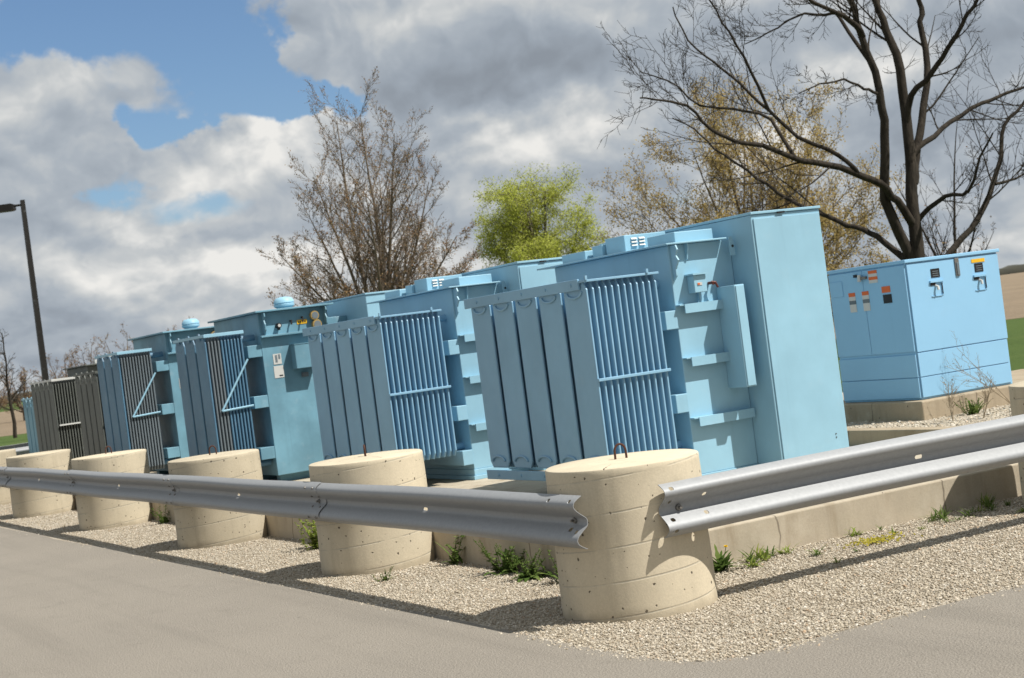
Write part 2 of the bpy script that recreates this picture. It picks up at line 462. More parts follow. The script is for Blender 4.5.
# ---------------------------------------------------------------- stones
def stones(name, regions, seed):
    rng = np.random.default_rng(seed)
    ico = bmesh.new(); bmesh.ops.create_icosphere(ico, subdivisions=1, radius=1)
    V0 = np.array([v.co[:] for v in ico.verts]); F0 = np.array([[v.index for v in f.verts] for f in ico.faces]); ico.free()
    P = []; S = []
    for (x0, x1, y0, y1, z, dens, s0, s1, edge) in regions:
        n = int((x1 - x0) * (y1 - y0) * dens)
        x = rng.uniform(x0, x1, n); y = rng.uniform(y0, y1, n)
        s = s0 + (s1 - s0) * rng.power(.30, n)
        keep = np.ones(n, bool)
        if edge:   # outside the bollards, inside the road edge (a few strays lie on the asphalt)
            ex = EX + .05 * np.sin(y * 2.3) + rng.exponential(.035, n) * -1
            ey = EY + .05 * np.sin(x * 2.9) - rng.exponential(.04, n)
            keep &= (x > ex) & (y > ey)
            cx, cy = EX + rr, EY + rr
            corner = (x < cx) & (y < cy)
            keep &= ~(corner & (np.hypot(x - cx, y - cy) > rr + rng.exponential(.03, n)))
            for bx, by in BOLL: keep &= np.hypot(x - bx, y - by) > .485
            keep &= ~((x > .385) & (y > .695))
        P.append(np.stack([x, y, np.full(n, z)], 1)[keep]); S.append(s[keep])
    P = np.concatenate(P); S = np.concatenate(S); n = len(P)
    nv, nf = len(V0), len(F0)
    V = np.repeat(V0[None], n, 0) * (1 + rng.normal(0, .2, (n, nv, 1)))
    V *= np.stack([rng.uniform(.75, 1.35, n), rng.uniform(.6, 1.1, n), rng.uniform(.45, .8, n)], 1)[:, None]
    a = rng.uniform(0, 6.28, n); c, s_ = np.cos(a), np.sin(a)
    tl = rng.normal(0, .35, n)
    x = V[:, :, 0] * c[:, None] - V[:, :, 1] * s_[:, None]; y = V[:, :, 0] * s_[:, None] + V[:, :, 1] * c[:, None]
    z = V[:, :, 2] + x * tl[:, None]
    V = np.stack([x, y, z], 2) * S[:, None, None]
    V += P[:, None]; V[:, :, 2] -= S[:, None] * .06
    F = (F0[None] + (np.arange(n) * nv)[:, None, None]).reshape(-1, 3)
    me = bpy.data.meshes.new(name)
    me.vertices.add(n * nv); me.vertices.foreach_set('co', V.reshape(-1))
    me.loops.add(len(F) * 3); me.loops.foreach_set('vertex_index', F.reshape(-1).astype(np.int32))
    me.polygons.add(len(F)); me.polygons.foreach_set('loop_start', np.arange(len(F), dtype=np.int32) * 3)
    me.polygons.foreach_set('loop_total', np.full(len(F), 3, np.int32))
    me.update(); me.validate()
    me.materials.append(M['stone'])
    o = bpy.data.objects.new(name, me); COL.objects.link(o)
    return tag(o, 'pale limestone gravel chips spread between the asphalt edge and the low concrete wall', 'gravel', kind='stuff')

BOLL = [(0, 0), (0, 3.9), (0, 7.86), (0, 12.05), (0, 16.1), (0, 20.1), (4.0, -.03)]
stones('gravel', [
    (-.95, 6.2, -1.95, .72, 0, 6500, .0026, .0115, True),
    (-.95, .40, .70, 5.0, 0, 6000, .003, .0115, True),
    (-1.0, .40, 5.0, 12.0, 0, 2600, .004, .012, True),
    (-1.05, .40, 12.0, 22.0, 0, 800, .006, .015, True),
    (5.24, 8.5, 2.2, 5.5, KERB_Z - .03, 700, .008, .022, False)], 3)

# ================================================================ BOLLARDS
def make_bollard(x, y, label, loop_rot=None):
    t = thing('concrete_bollard', label, 'bollard', (x, y, 0), 'concrete bollards carrying the guardrail')
    m = MB()
    prof = [(.478, -.15), (.478, .0)]
    for i in range(1, 9): prof.append((.476 + .002 * math.sin(i * 1.3), .108 * i))
    prof += [(.475, .888), (.471, .897), (.462, .902), (.30, .908), (.1, .91)]
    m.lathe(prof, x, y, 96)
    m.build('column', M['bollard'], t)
    if loop_rot is not None:
        lp = MB(); w = .035; pts = []
        for i in range(13):
            a = math.pi * i / 12
            pts.append((w * math.cos(a), 0, .955 + w * 1.3 * math.sin(a)))
        pts = [(w, 0, .90), (w, 0, .93)] + pts + [(-w, 0, .93), (-w * 1.05, 0, .90)]
        c, s = math.cos(loop_rot), math.sin(loop_rot)
        lp.tube([(x + p[0] * c, y + p[0] * s, p[2]) for p in pts], .0075, 8)
        lp.build('lifting_loop', M['rebar'], t)
    return t
BL = [('front corner concrete bollard where the two guardrail ends meet', R(-20)),
      ('second concrete bollard along the road, below the second light blue radiator bank', R(70)),
      ('third concrete bollard along the road, with rusty lifting loop, before the nearer braced radiator', R(-30)),
      ('fourth concrete bollard along the road, in front of the grey and blue radiators', R(-10)),
      ('fifth concrete bollard along the road, below the grey radiator', None),
      ('farthest concrete bollard along the road, cut by the left picture edge', None),
      ('concrete bollard at the right picture edge behind the right guardrail', None)]
for (x, y), (lb, lr) in zip(BOLL, BL): make_bollard(x, y, lb, lr)

# ================================================================ GUARDRAILS
def wprof():
    """(out, z): out = distance towards traffic from the post face"""
    ctrl = [(.022, .156), (.052, .141), (.083, .118), (.083, .088), (.052, .058), (.010, .028), (.0, .014)]
    top = ctrl
    full = top + [(o, -z) for o, z in reversed(top)]
    # smooth by Chaikin
    for _ in range(2):
        q = [full[0]]
        for a, b in zip(full[:-1], full[1:]):
            q.append((a[0] * .75 + b[0] * .25, a[1] * .75 + b[1] * .25)); q.append((a[0] * .25 + b[0] * .75, a[1] * .25 + b[1] * .75))
        q.append(full[-1]); full = q
    return full
WP = wprof()
def make_rail(origin, along, out, length, label, slots=(), bolts=(), end0=False, end1=False, group=None, lap=0.0):
    """W-beam from origin running along, crests towards out; z centre .62"""
    o = Vector(origin); al = Vector(along); ou = Vector(out); up = Vector((0, 0, 1))
    t = thing('guardrail_beam', label, 'guardrail', tuple(o), group)
    n = len(WP); th = .004
    nrm = []
    for i in range(n):
        a = WP[max(i - 1, 0)]; b = WP[min(i + 1, n - 1)]
        d = Vector((b[0] - a[0], b[1] - a[1])).normalized(); nrm.append(Vector((-d.y, d.x)))
    m = MB(); NS = max(2, int(length / .25))
    vs = []
    for s in range(NS + 1):
        L = length * s / NS
        sag = .004 * math.sin(L * 1.7 + o.x * 3 + o.y)
        for side in (0, 1):
            for i in range(n):
                p = Vector(WP[i]) + nrm[i] * (th / 2 if side == 0 else -th / 2)
                vs.append(o + al * L + ou * (p[0] + .003 + sag * .5 + lap * (1 if L < .33 else 0)) + up * (p[1] + sag))
    fs = []
    w = 2 * n
    for s in range(NS):
        for i in range(n - 1):
            a = s * w + i; fs.append((a, a + w, a + w + 1, a + 1))
            a = s * w + n + i; fs.append((a, a + 1, a + w + 1, a + w))
        for a in (s * w, s * w + n - 1):
            fs.append((a, a + n, a + n + w, a + w))
    for s in (0, NS):
        for i in range(n - 1):
            a = s * w + i; fs.append((a, a + 1, a + n + 1, a + n))
    m.add(vs, fs, 0, True)
    ob = m.build('rail', M['galv'], t, autosmooth=50)
    bm = bmesh.new(); bm.from_mesh(ob.data); bmesh.ops.recalc_face_normals(bm, faces=bm.faces); bm.to_mesh(ob.data); bm.free()
    # punched slots and bolt holes
    if slots:
        c = MB()
        for (L, z, hw, hh) in slots:
            poly = []
            for q in range(14):
                a = 2 * math.pi * q / 14
                ex = hw - min(hw, hh); ey = hh - min(hw, hh); r0 = min(hw, hh)
                poly.append((r0 * math.cos(a) + (ex if math.cos(a) > 0 else -ex), r0 * math.sin(a) + (ey if math.sin(a) > 0 else -ey)))
            c.extrude(poly, o + al * L + up * z - ou * .05, al, up, ou * .25)
        cut = c.build('cut', M['galv'], None)
        bm = bmesh.new(); bm.from_mesh(cut.data); bmesh.ops.recalc_face_normals(bm, faces=bm.faces); bm.to_mesh(cut.data); bm.free()
        md = ob.modifiers.new('b', 'BOOLEAN'); md.operation = 'DIFFERENCE'; md.object = cut; md.solver = 'EXACT'
        cut.location = WORLD[cut.name]
        bpy.context.view_layer.update()
        dg = bpy.context.evaluated_depsgraph_get()
        me = bpy.data.meshes.new_from_object(ob.evaluated_get(dg))
        ob.modifiers.clear(); ob.data = me
        bpy.data.objects.remove(cut)
    for (L, z, od, r0) in bolts:
        b = MB(); p = o + al * L + up * z + ou * (od + .004)
        b.tube([p - ou * .01, p + ou * .003, p + ou * .010, p + ou * .013], [r0, r0, r0 * .85, r0 * .45], 12)
        if r0 > .013: b.tube([p + ou * .012, p + ou * .03], r0 * .5, 6)
        b.build('bolt', M['bolt'], t)
    return t

RZ = .618
XL = -.482
ends = [-.31, 3.66, 7.59, 11.87, 15.9, 20.1]
slotL = [1.84, 5.78, 9.91, 14.01, 18.0]
GL = ['nearest guardrail section on the road side, running left from the front bollard to the second',
      'guardrail section on the road side between the second and third bollards from the front',
      'guardrail section on the road side between the third and fourth bollards from the front',
      'guardrail section on the road side between the fourth and fifth bollards from the front',
      'farthest guardrail section on the road side, reaching the left picture edge']
sp_z = [(.104, .086), (.05, .05), (-.05, .05), (-.104, .086)]
for i in range(5):
    L = ends[i + 1] - ends[i]
    sl = [(slotL[i] - ends[i], 0.0, .033, .011)]
    bo = []
    if i == 0:
        for a, z in ((.06, .124), (.06, -.06), (.30, .124)): sl.append((a, z, .015, .0095))
        sl.append((.14, -.05, .020, .010))
        bo.append((.13, 0.0, .004, .019))
    else:
        bo.append((.14, 0.0, .006, .019))
        for a in (.06, .22):
            for z, od in ((.118, .083), (.045, .036), (-.045, .036), (-.118, .083)): bo.append((a, z, od, .011))
    make_rail((XL, ends[i], RZ), (0, 1, 0), (-1, 0, 0), L + .30, GL[i], sl, bo, group='steel guardrail sections on the bollards', lap=.004 if i else 0)
XR0 = -.095
slr = [(.055, .124, .016, .010), (.055, .045, .013, .010), (.055, -.06, .016, .010), (.055, -.125, .014, .010),
       (.30, .055, .016, .010), (.30, -.055, .016, .010), (2.05, 0.01, .033, .013)]
make_rail((XR0, -.482, RZ), (1, 0, 0), (0, -1, 0), 4.25, 'sunlit guardrail section running right from the front bollard', slr,
          [(.135, 0.0, .004, .021)], group='steel guardrail sections on the bollards')
make_rail((XR0 + 4.25, -.478, RZ), (1, 0, 0), (0, -1, 0), 4.0, 'guardrail section continuing past the right picture edge', (), [(.2, 0, .004, .019)], group='steel guardrail sections on the bollards')
# guardrail closing the far end of the slab
make_rail((-.4, 27.5, RZ), (1, 0, 0), (0, 1, 0), 6.5, 'distant pale guardrail closing the far end beyond the last blue radiator', (), [], group='steel guardrail sections on the bollards')

# ================================================================ TRANSFORMERS (newer, light blue)
def fin_stack(m, x0, x1, nf, y0, y1, z0, z1, mi=0, mi_first=None, nfirst=0, thick=.022):
    """nf flat hollow plates standing in YZ planes, spread from x0 to x1"""
    for i in range(nf):
        xc = x0 + (x1 - x0) * (i + .5) / nf
        k_ = mi_first if (mi_first is not None and 0 < i < nfirst) else mi
        # plate: rounded front and back edges, tapered shoulders at top and bottom
        ch = .06
        poly = [(y0, z0 + ch), (y0 + ch * .7, z0), (y1 - ch * .7, z0), (y1, z0 + ch), (y1, z1 - ch), (y1 - ch * .7, z1), (y0 + ch * .7, z1), (y0, z1 - ch)]
        a = thick / 2
        ins = .012
        cy, cz = (y0 + y1) / 2, (z0 + z1) / 2
        def sh(p, s): return (p[0] + (ins if p[0] < cy else -ins) * s, p[1] + (ins if p[1] < cz else -ins) * s)
        ring = []
        for xx, s in ((-a, 1), (-a * .6, 0), (a * .6, 0), (a, 1)):
            ring += [(xc + xx,) + sh(p, s) for p in poly]
        n = len(poly); fs = [tuple(range(n))[::-1], tuple(range(3 * n, 4 * n))]
        for r_ in range(3):
            for q in range(n): fs.append((r_ * n + q, r_ * n + (q + 1) % n, (r_ + 1) * n + (q + 1) % n, (r_ + 1) * n + q))
        m.add(ring, fs, k_)

def emboss(m, x, yc, z, w, up=1):
    """pressed smile-shaped collar on the outer plate"""
    pts = []
    for i in range(11):
        a = math.pi * (i / 10)
        pts.append((x, yc + w * math.cos(a), z - up * w * .42 * math.sin(a)))
    m.tube(pts, .009, 6)

T1 = (2.58, 2.88, SLAB)
def make_transformer(loc, label):
    X, Y, Z = T1
    t = thing('transformer', label, 'transformer', T1, 'light blue transformers with a tall cabinet')
    B = M['blue']
    m = MB(); m.box(X, 3.24, Y, Y + 1.9, SLAB + .11, 2.335, .006)
    tank = m.build('tank', B, t)
    m = MB(); m.box(X - .03, 3.24, Y - .035, Y + 1.93, SLAB, SLAB + .045, .004); m.box(X - .01, 3.24, Y - .012, Y + 1.91, SLAB + .045, SLAB + .11, .004)
    m.build('base_frame', B, t)
    m = MB(); m.box(X - .07, 3.15, Y - .085, Y + 2.12, 2.337, 2.352, .004)
    cover = m.build('cover', B, t)
    # lifting lug and gussets below the cover
    m = MB()
    m.extrude([(0, 0), (-.05, 0), (-.05, -.04), (-.028, -.10), (-.02, -.13), (0, -.14)], (2.75, Y, 2.334), (0, 1, 0), (0, 0, 1), (.012, 0, 0))
    m.build('gusset', B, tank)
    m = MB()
    m.extrude([(0, 0), (0, -.16), (.05, -.16), (.05, -.05), (.03, 0)], (3.16, Y - .10, 2.35), (1, 0, 0), (0, 0, 1), (0, .012, 0))
    m.tube([(3.19, Y - .104, 2.27), (3.19, Y - .097, 2.27)], .012, 10, 1)
    m.build('lifting_lug', [B, M['black']], tank)
    m = MB()
    m.extrude([(0, 0), (-.08, 0), (-.10, -.04), (-.07, -.09), (-.10, -.13), (-.05, -.20), (-.05, -.26), (0, -.30)], (X + .02, Y, 2.33), (0, 1, 0), (0, 0, 1), (.014, 0, 0))
    m.build('lifting_lug', B, tank)
    # angle stiffeners on the front wall: flat top with a downturned lip
    for z, x1 in ((1.82, 3.22), (1.365, 3.22), (.85, 3.22)):
        m = MB()
        m.box(X + .005, x1, Y - .062, Y, z - .010, z)
        m.box(X + .05, x1, Y - .072, Y - .062, z - .078, z + .001)
        m.build('stiffener', B, tank)
    for z in (1.70, .985, .50):
        m = MB(); m.box(X - .125, X, Y - .012, Y + 1.85, z - .08, z + .08, .006)
        m.build('stiffener', B, tank)
    # boxes on the cover
    m = MB(); m.box(2.75, 3.16, 3.0, 3.42, 2.352, 2.452, .006); m.build('hatch', B, cover)
    m = MB(); m.box(2.73, 3.19, 3.75, 4.07, 2.352, 2.515, .006); vent = m.build('vent_box', B, cover)
    for cx in (2.80, 2.885):
        for z in (2.41, 2.44, 2.47):
            m = MB(); m.extrude([(0, 0), (-.016, 0), (-.002, .016), (0, .016)], (cx, 3.749, z), (0, 1, 0), (0, 0, 1), (.062, 0, 0))
            m.build('louvre', M['grey_light'], vent)  # light grey paints in the sunlit hood tops, brighter than the box face
    m = MB(); m.box(2.70, 3.10, 4.09, 4.26, 2.352, 2.47, .005); m.build('hatch', B, cover)
    m = MB(); m.box(2.64, 2.90, 4.30, 4.72, 2.352, 2.44, .006); m.build('hatch', B, cover)
    # tall terminal cabinet
    m = MB(); m.box(3.243, 4.005, 2.55, 4.95, SLAB, 2.505, .008)
    cab = m.build('cabinet', B, t)
    m = MB(); m.box(3.238, 4.012, 2.535, 4.96, 2.507, 2.53, .004)
    m.box(3.52, 3.60, 2.525, 2.535, 2.497, 2.512, 0, 1)
    m.build('cabinet_lid', [B, M['black']], cab)
    m = MB(); m.box(3.262, 3.99, 2.538, 2.549, SLAB + .06, 2.47, .003)
    door = m.build('door', B, cab)
    m = MB()
    for dx in (.0, .0):
        for z in (.50, .53): m.tube([(3.86, 2.54, z), (3.86, 2.533, z)], .006, 8)
    m.build('bolt', M['bolt'], door)
    # radiator bank: five radiators, each of twelve plates
    RX0, RX1 = 1.625, 2.372
    RY0, RY1 = 2.75, 4.85
    pitch = (RY1 - RY0) / 5
    first = None
    for r_ in range(5):
        y0 = RY0 + pitch * r_
        if first is None:
            m = MB(); fin_stack(m, RX0, RX1, 12, y0 + .030, y0 + pitch - .030, .55, 2.10)
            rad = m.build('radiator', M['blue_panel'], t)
            yc = y0 + pitch / 2
            m = MB(); emboss(m, RX0 + .012, yc, 2.03, .115); m.build('collar', M['blue_panel'], rad)
            m = MB(); emboss(m, RX0 + .012, yc, .61, .115, -1); m.build('collar', M['blue_panel'], rad)
            m = MB(); m.tube([(RX0 + .03, yc + .15, 2.03), (X + .01, yc + .15, 2.03)], .04, 12); m.build('header_pipe', M['blue_panel'], rad)
            m = MB(); m.tube([(RX0 + .03, yc + .12, .62), (X + .01, yc + .12, .62)], .04, 12); m.build('header_pipe', M['blue_panel'], rad)
            first = rad
        else:
            c = first.copy(); COL.objects.link(c); c.location = (0, pitch * r_, 0)
            for ch in [q for q in scene.objects if q.parent == first]:
                d = ch.copy(); COL.objects.link(d); d.parent = c
    m = MB(); m.box(RX0 - .008, RX0 + .012, RY0 + .10, RY1 + .04, 2.045, 2.135, .004)
    for r_ in range(5): m.tube([(RX0 - .007, RY0 + pitch * (r_ + .5), 2.09), (RX0 - .016, RY0 + pitch * (r_ + .5), 2.09)], .012, 8)
    m.build('radiator_strap', M['blue_panel'], t)
    m = MB(); m.box(RX0 - .008, RX0 + .012, RY0 + .02, RY1 + .02, .445, .53, .004)
    for r_ in range(5): m.tube([(RX0 - .007, RY0 + pitch * (r_ + .5), .487), (RX0 - .016, RY0 + pitch * (r_ + .5), .487)], .012, 8)
    m.build('radiator_strap', M['blue_panel'], t)
    m = MB(); m.box(RX0 + .02, RX1 - .005, RY0 + .004, RY0 + .03, 1.278, 1.303, .004)
    m.build('tie_bar', M['blue_panel'], t)
    m = MB(); m.box(RX0 + .0, RX1 - .0, RY0 + .01, RY0 + .14, 2.102, 2.122, .003); m.box(RX0 + .01, RX0 + .03, RY0 - .0, RY0 + .02, 2.12, 2.155); m.box(RX1 - .13, RX1 - .11, RY0 - .0, RY0 + .02, 2.12, 2.155)
    m.build('tie_bar', M['blue_panel'], t)
    return t

n1 = make_transformer(T1, 'nearest light blue transformer with a valve and control panel on its ribbed front')
n2 = copy_tree(n1, (2.58, 6.98, SLAB), 'second light blue transformer from the front, its cabinet half hidden by the nearest one')
# fittings only the nearest one shows
X, Y, Z = T1
m = MB(); m.box(2.735, 2.865, Y - .10, Y, 1.905, 2.055, .005); m.box(2.715, 2.875, Y - .125, Y, 2.056, 2.07)
cb = m.build('control_box', M['blue'], n1)
m = MB(); m.box(2.765, 2.815, Y - .104, Y - .1, 1.965, 1.99, 0, 0); m.box(2.768, 2.79, Y - .107, Y - .104, 1.97, 1.985, 0, 1); m.build('label', [M['white'], M['orange']], cb)
m = MB(); m.tube([(2.83, Y - .03, 1.905), (2.83, Y - .03, 1.83), (2.835, Y - .02, 1.80)], .014, 8); m.build('conduit', M['blue'], cb)
m = MB(); m.tube([(2.955, Y + .0, 1.975), (2.955, Y - .05, 1.975), (2.96, Y - .075, 1.97)], [.012, .014, .016], 8)
m.tube([(2.945, Y - .06, 1.985), (2.975, Y - .075, 1.975), (2.995, Y - .08, 1.93)], [.010, .012, .009], 8)
m.build('valve', M['red_brown'], n1)
m = MB(); m.box(3.03, 3.135, 2.62, Y, 1.05, 1.93, .006)
pb = m.build('control_panel', M['blue'], n1)
m = MB(); m.box(3.04, 3.127, 2.612, 2.6195, 1.06, 1.92, .002); m.build('door', M['blue'], pb)

# ================================================================ TRANSFORMERS (older, square tank)
def old_tank(t, X0, X1, Y0, Y1, zt, mat, stiff=True):
    m = MB(); m.box(X0, X1, Y0, Y1, SLAB + .10, zt, .006)
    tank = m.build('tank', mat, t)
    for y in (Y0 + .15, (Y0 + Y1) / 2, Y1 - .25):
        m = MB(); m.box(X0 + .08, X1 - .08, y, y + .12, SLAB, SLAB + .1); m.build('skid', mat, t)
    m = MB(); m.box(X0 - .06, X1 + .06, Y0 - .10, Y1 + .08, zt + .002, zt + .026, .004)
    cover = m.build('cover', mat, t)
    if stiff:
        for z in (1.965, 1.315, .655):
            m = MB(); m.box(X0 - .19, X0, Y0 + .005, Y1 - .03, z - .078, z + .078, .006)
            m.build('stiffener', mat, tank)
    return tank, cover

def old_radiator(t, X0, X1, Y0, n, pitch, z0, z1, nf, mat, strapmat, faded=0, brace=True, straplab=None):
    first = None
    for r_ in range(n):
        y0 = Y0 + pitch * r_
        if first is None:
            m = MB(); fin_stack(m, X0, X1, nf, y0 + .028, y0 + pitch - .028, z0, z1 - .03, 0, 1, faded, thick=.026)
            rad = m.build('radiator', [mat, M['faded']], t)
            yc = y0 + pitch / 2
            m = MB(); m.tube([(X0 + .01, yc + .12, z1 - .09), (X1 + .26, yc + .12, z1 - .09)], .04, 12); m.build('header_pipe', mat, rad)
            m = MB(); m.tube([(X0 + .01, yc + .12, z0 + .08), (X1 + .26, yc + .12, z0 + .08)], .04, 12); m.build('header_pipe', mat, rad)
            m = MB(); emboss(m, X0 + .014, yc, z1 - .12, pitch * .25); m.build('collar', mat, rad)
            m = MB(); m.extrude([(-.07, -.06), (.07, -.06), (.03, .03), (-.03, .03)], (X0 - .004, yc, z1 - .0), (0, 1, 0), (0, 0, 1), (.016, 0, 0))
            m.build('lifting_lug', mat, rad)
            first = rad
        else:
            c = first.copy(); COL.objects.link(c); c.location = (0, pitch * r_, 0)
            for ch in [q for q in scene.objects if q.parent == first]:
                d = ch.copy(); COL.objects.link(d); d.parent = c
    m = MB(); m.box(X0 + .0, X1 + .01, Y0 + .0, Y0 + .05, z1 - .03, z1 + .012, .003)
    m.box(X0 - .005, X0 + .02, Y0 + .03, Y0 + n * pitch, z1 - .025, z1 + .01, .003)
    m.build('radiator_strap', strapmat, t)
    if brace:
        zb = z0 + (z1 - z0) * .46; yb = Y0 + .005
        m = MB(); m.tube([(X0 + .12, yb, zb), (X1 + .02, yb, zb + .02)], .013, 6, smooth=False)
        m.tube([(X0 + .12, yb, zb), (X1 + .02, yb, z0 + (z1 - z0) * .80)], .013, 6, smooth=False)
        m.build('brace', strapmat, t)

def make_old(Y0, label, faded, rmat, gauges):
    X0, X1 = 1.84, 2.80
    t = thing('transformer', label, 'transformer', (X0, Y0, SLAB), 'older blue transformers with square tanks')
    O = M['old']
    tank, cover = old_tank(t, X0, X1, Y0, Y0 + 1.75, 2.445, O)
    # stepped upper front with a flange, corner lugs
    m = MB(); m.box(X0 - .01, X1 + .01, Y0 - .075, Y0, 2.125, 2.15, .003); m.build('flange', O, tank)
    for x in (X0 + .05, X1 - .06):
        m = MB(); m.extrude([(0, 0), (-.09, 0), (-.10, -.05), (-.05, -.09), (-.09, -.15), (-.085, -.22), (-.03, -.30), (0, -.31)], (x, Y0, 2.44), (0, 1, 0), (0, 0, 1), (.014, 0, 0))
        m.build('lifting_lug', O, tank)
    m = MB(); m.lathe([(.10, 2.47), (.10, 2.50), (.135, 2.52), (.138, 2.545), (.128, 2.555), (.138, 2.565), (.13, 2.60), (.10, 2.632), (.04, 2.645)], 2.45, Y0 + .6, 28)
    m.build('vent_cap', M['blue'], cover)
    # round gauges
    for (x, z, r0) in gauges:
        m = MB(); m.tube([(x, Y0, z), (x, Y0 - .055, z), (x, Y0 - .07, z)], [r0 * .9, r0, r0 * .92], 20)
        m.tube([(x, Y0 - .0705, z), (x, Y0 - .0735, z)], r0 * .72, 20, 1)
        m.build('gauge', [M['brass'], M['faded']], tank)
    m = MB(); m.tube([(2.09, Y0, 2.255), (2.09, Y0 - .07, 2.255)], .033, 14, 0); m.tube([(2.09, Y0 - .07, 2.255), (2.09, Y0 - .075, 2.255)], .02, 14, 1); m.tube([(2.09, Y0 - .03, 2.255), (2.09, Y0 - .04, 2.20)], .02, 10, 0)
    m.build('sight_glass', [M['black'], M['white']], tank)
    for x, z in ((2.27, 2.30), (2.43, 2.33)):
        m = MB(); m.tube([(x, Y0, z), (x, Y0 - .05, z), (x - .01, Y0 - .06, z - .05)], .012, 8); m.build('valve', M['black'], tank)
    m = MB(); m.box(2.36, 2.50, Y0 - .006, Y0, 2.245, 2.30)
    for i in range(4): m.box(2.372 + .03 * i, 2.392 + .03 * i, Y0 - .008, Y0 - .006, 2.262, 2.282, 0, 1)
    m.build('label', [M['yellow'], M['black']], tank)
    m = MB(); m.box(2.22, 2.52, Y0 - .16, Y0, 1.675, 1.985, .006); m.box(2.215, 2.525, Y0 - .165, Y0, 1.986, 1.996)
    m.build('control_box', O, tank)
    m = MB(); m.box(2.33, 2.42, Y0 - .03, Y0, 1.56, 1.62, .003); m.build('latch', M['faded'], tank)
    m = MB(); m.box(1.975, 2.085, Y0 - .005, Y0, 1.765, 1.90)
    m.box(2.00, 2.03, Y0 - .007, Y0 - .005, 1.79, 1.885, 0, 1); m.box(2.045, 2.07, Y0 - .007, Y0 - .005, 1.83, 1.89, 0, 1)
    m.build('nameplate', [M['white'], M['faded']], tank)
    m = MB(); m.box(1.965, 2.095, Y0 - .005, Y0, 1.59, 1.745); m.box(2.03, 2.08, Y0 - .007, Y0 - .005, 1.61, 1.625, 0, 1)
    m.build('nameplate', [M['white'], M['black']], tank)
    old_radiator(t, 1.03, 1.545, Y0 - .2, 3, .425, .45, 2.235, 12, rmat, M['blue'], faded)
    # terminal cabinet on the far side
    m = MB(); m.box(X1 + .02, 3.24, Y0 + .4, Y0 + 1.6, SLAB, 2.3, .006); m.build('throat', O, t)
    m = MB(); m.box(3.243, 4.1, Y0 - .28, Y0 + 1.75, SLAB, 2.515, .008); cab = m.build('cabinet', M['blue'], t)
    m = MB(); m.box(3.235, 4.11, Y0 - .295, Y0 + 1.76, 2.517, 2.54, .004); m.build('cabinet_lid', M['blue'], cab)
    return t
make_old(11.0, 'older blue transformer with two brass gauges and white plates on its front', 5, M['old_panel'], [(2.595, 2.335, .062), (2.615, 2.215, .066)])
make_old(15.05, 'older blue transformer mostly behind another, a faded grey finned radiator with triangular brace in front', 12, M['old_panel'], [(2.595, 2.335, .062)])

# ================================================================ grey transformers and the last blue one
def make_grey(name_label, X0, Y0, npan, zt, tankz, faded, mat, strap, nf=11, boxes=True):
    t = thing('transformer', name_label, 'transformer', (X0 + .8, Y0, SLAB), 'small transformers at the far end')
    tank, cover = old_tank(t, X0 + .72, X0 + 1.65, Y0 + .1, Y0 + 1.7, tankz, mat, False)
    old_radiator(t, X0, X0 + .56, Y0, npan, .37, .42, zt, nf, mat, strap, 0, False)
    m = MB(); m.box(X0 + .05, X0 + .57, Y0 - .02, Y0 + .02, .42 + (zt - .42) * .46, .42 + (zt - .42) * .46 + .025); m.build('tie_bar', strap, t)
    if boxes:
        m = MB(); m.box(X0 + .95, X0 + 1.07, Y0 + .4, Y0 + .52, tankz + .03, tankz + .10, .006); m.build('bushing_cap', M['grey_light'], cover)
        m = MB(); m.box(X0 + 1.18, X0 + 1.30, Y0 + .3, Y0 + .42, tankz + .03, tankz + .17, .006); m.build('bushing_cap', M['grey_light'], cover)
    return t
make_grey('dark grey transformer whose radiator plates stand right beside the faded blue radiator', 1.46, 17.9, 4, 2.03, 2.12, 0, M['grey'], M['grey'])
make_grey('farther dark grey transformer with a pale strap and tie bar across its fins', 1.56, 21.5, 5, 2.02, 2.2, 0, M['grey'], M['grey_light'])
make_grey('last and smallest transformer, light blue, at the far left end of the row', 1.9, 24.4, 4, 1.73, 1.75, 0, M['old'], M['blue'], 10, False)

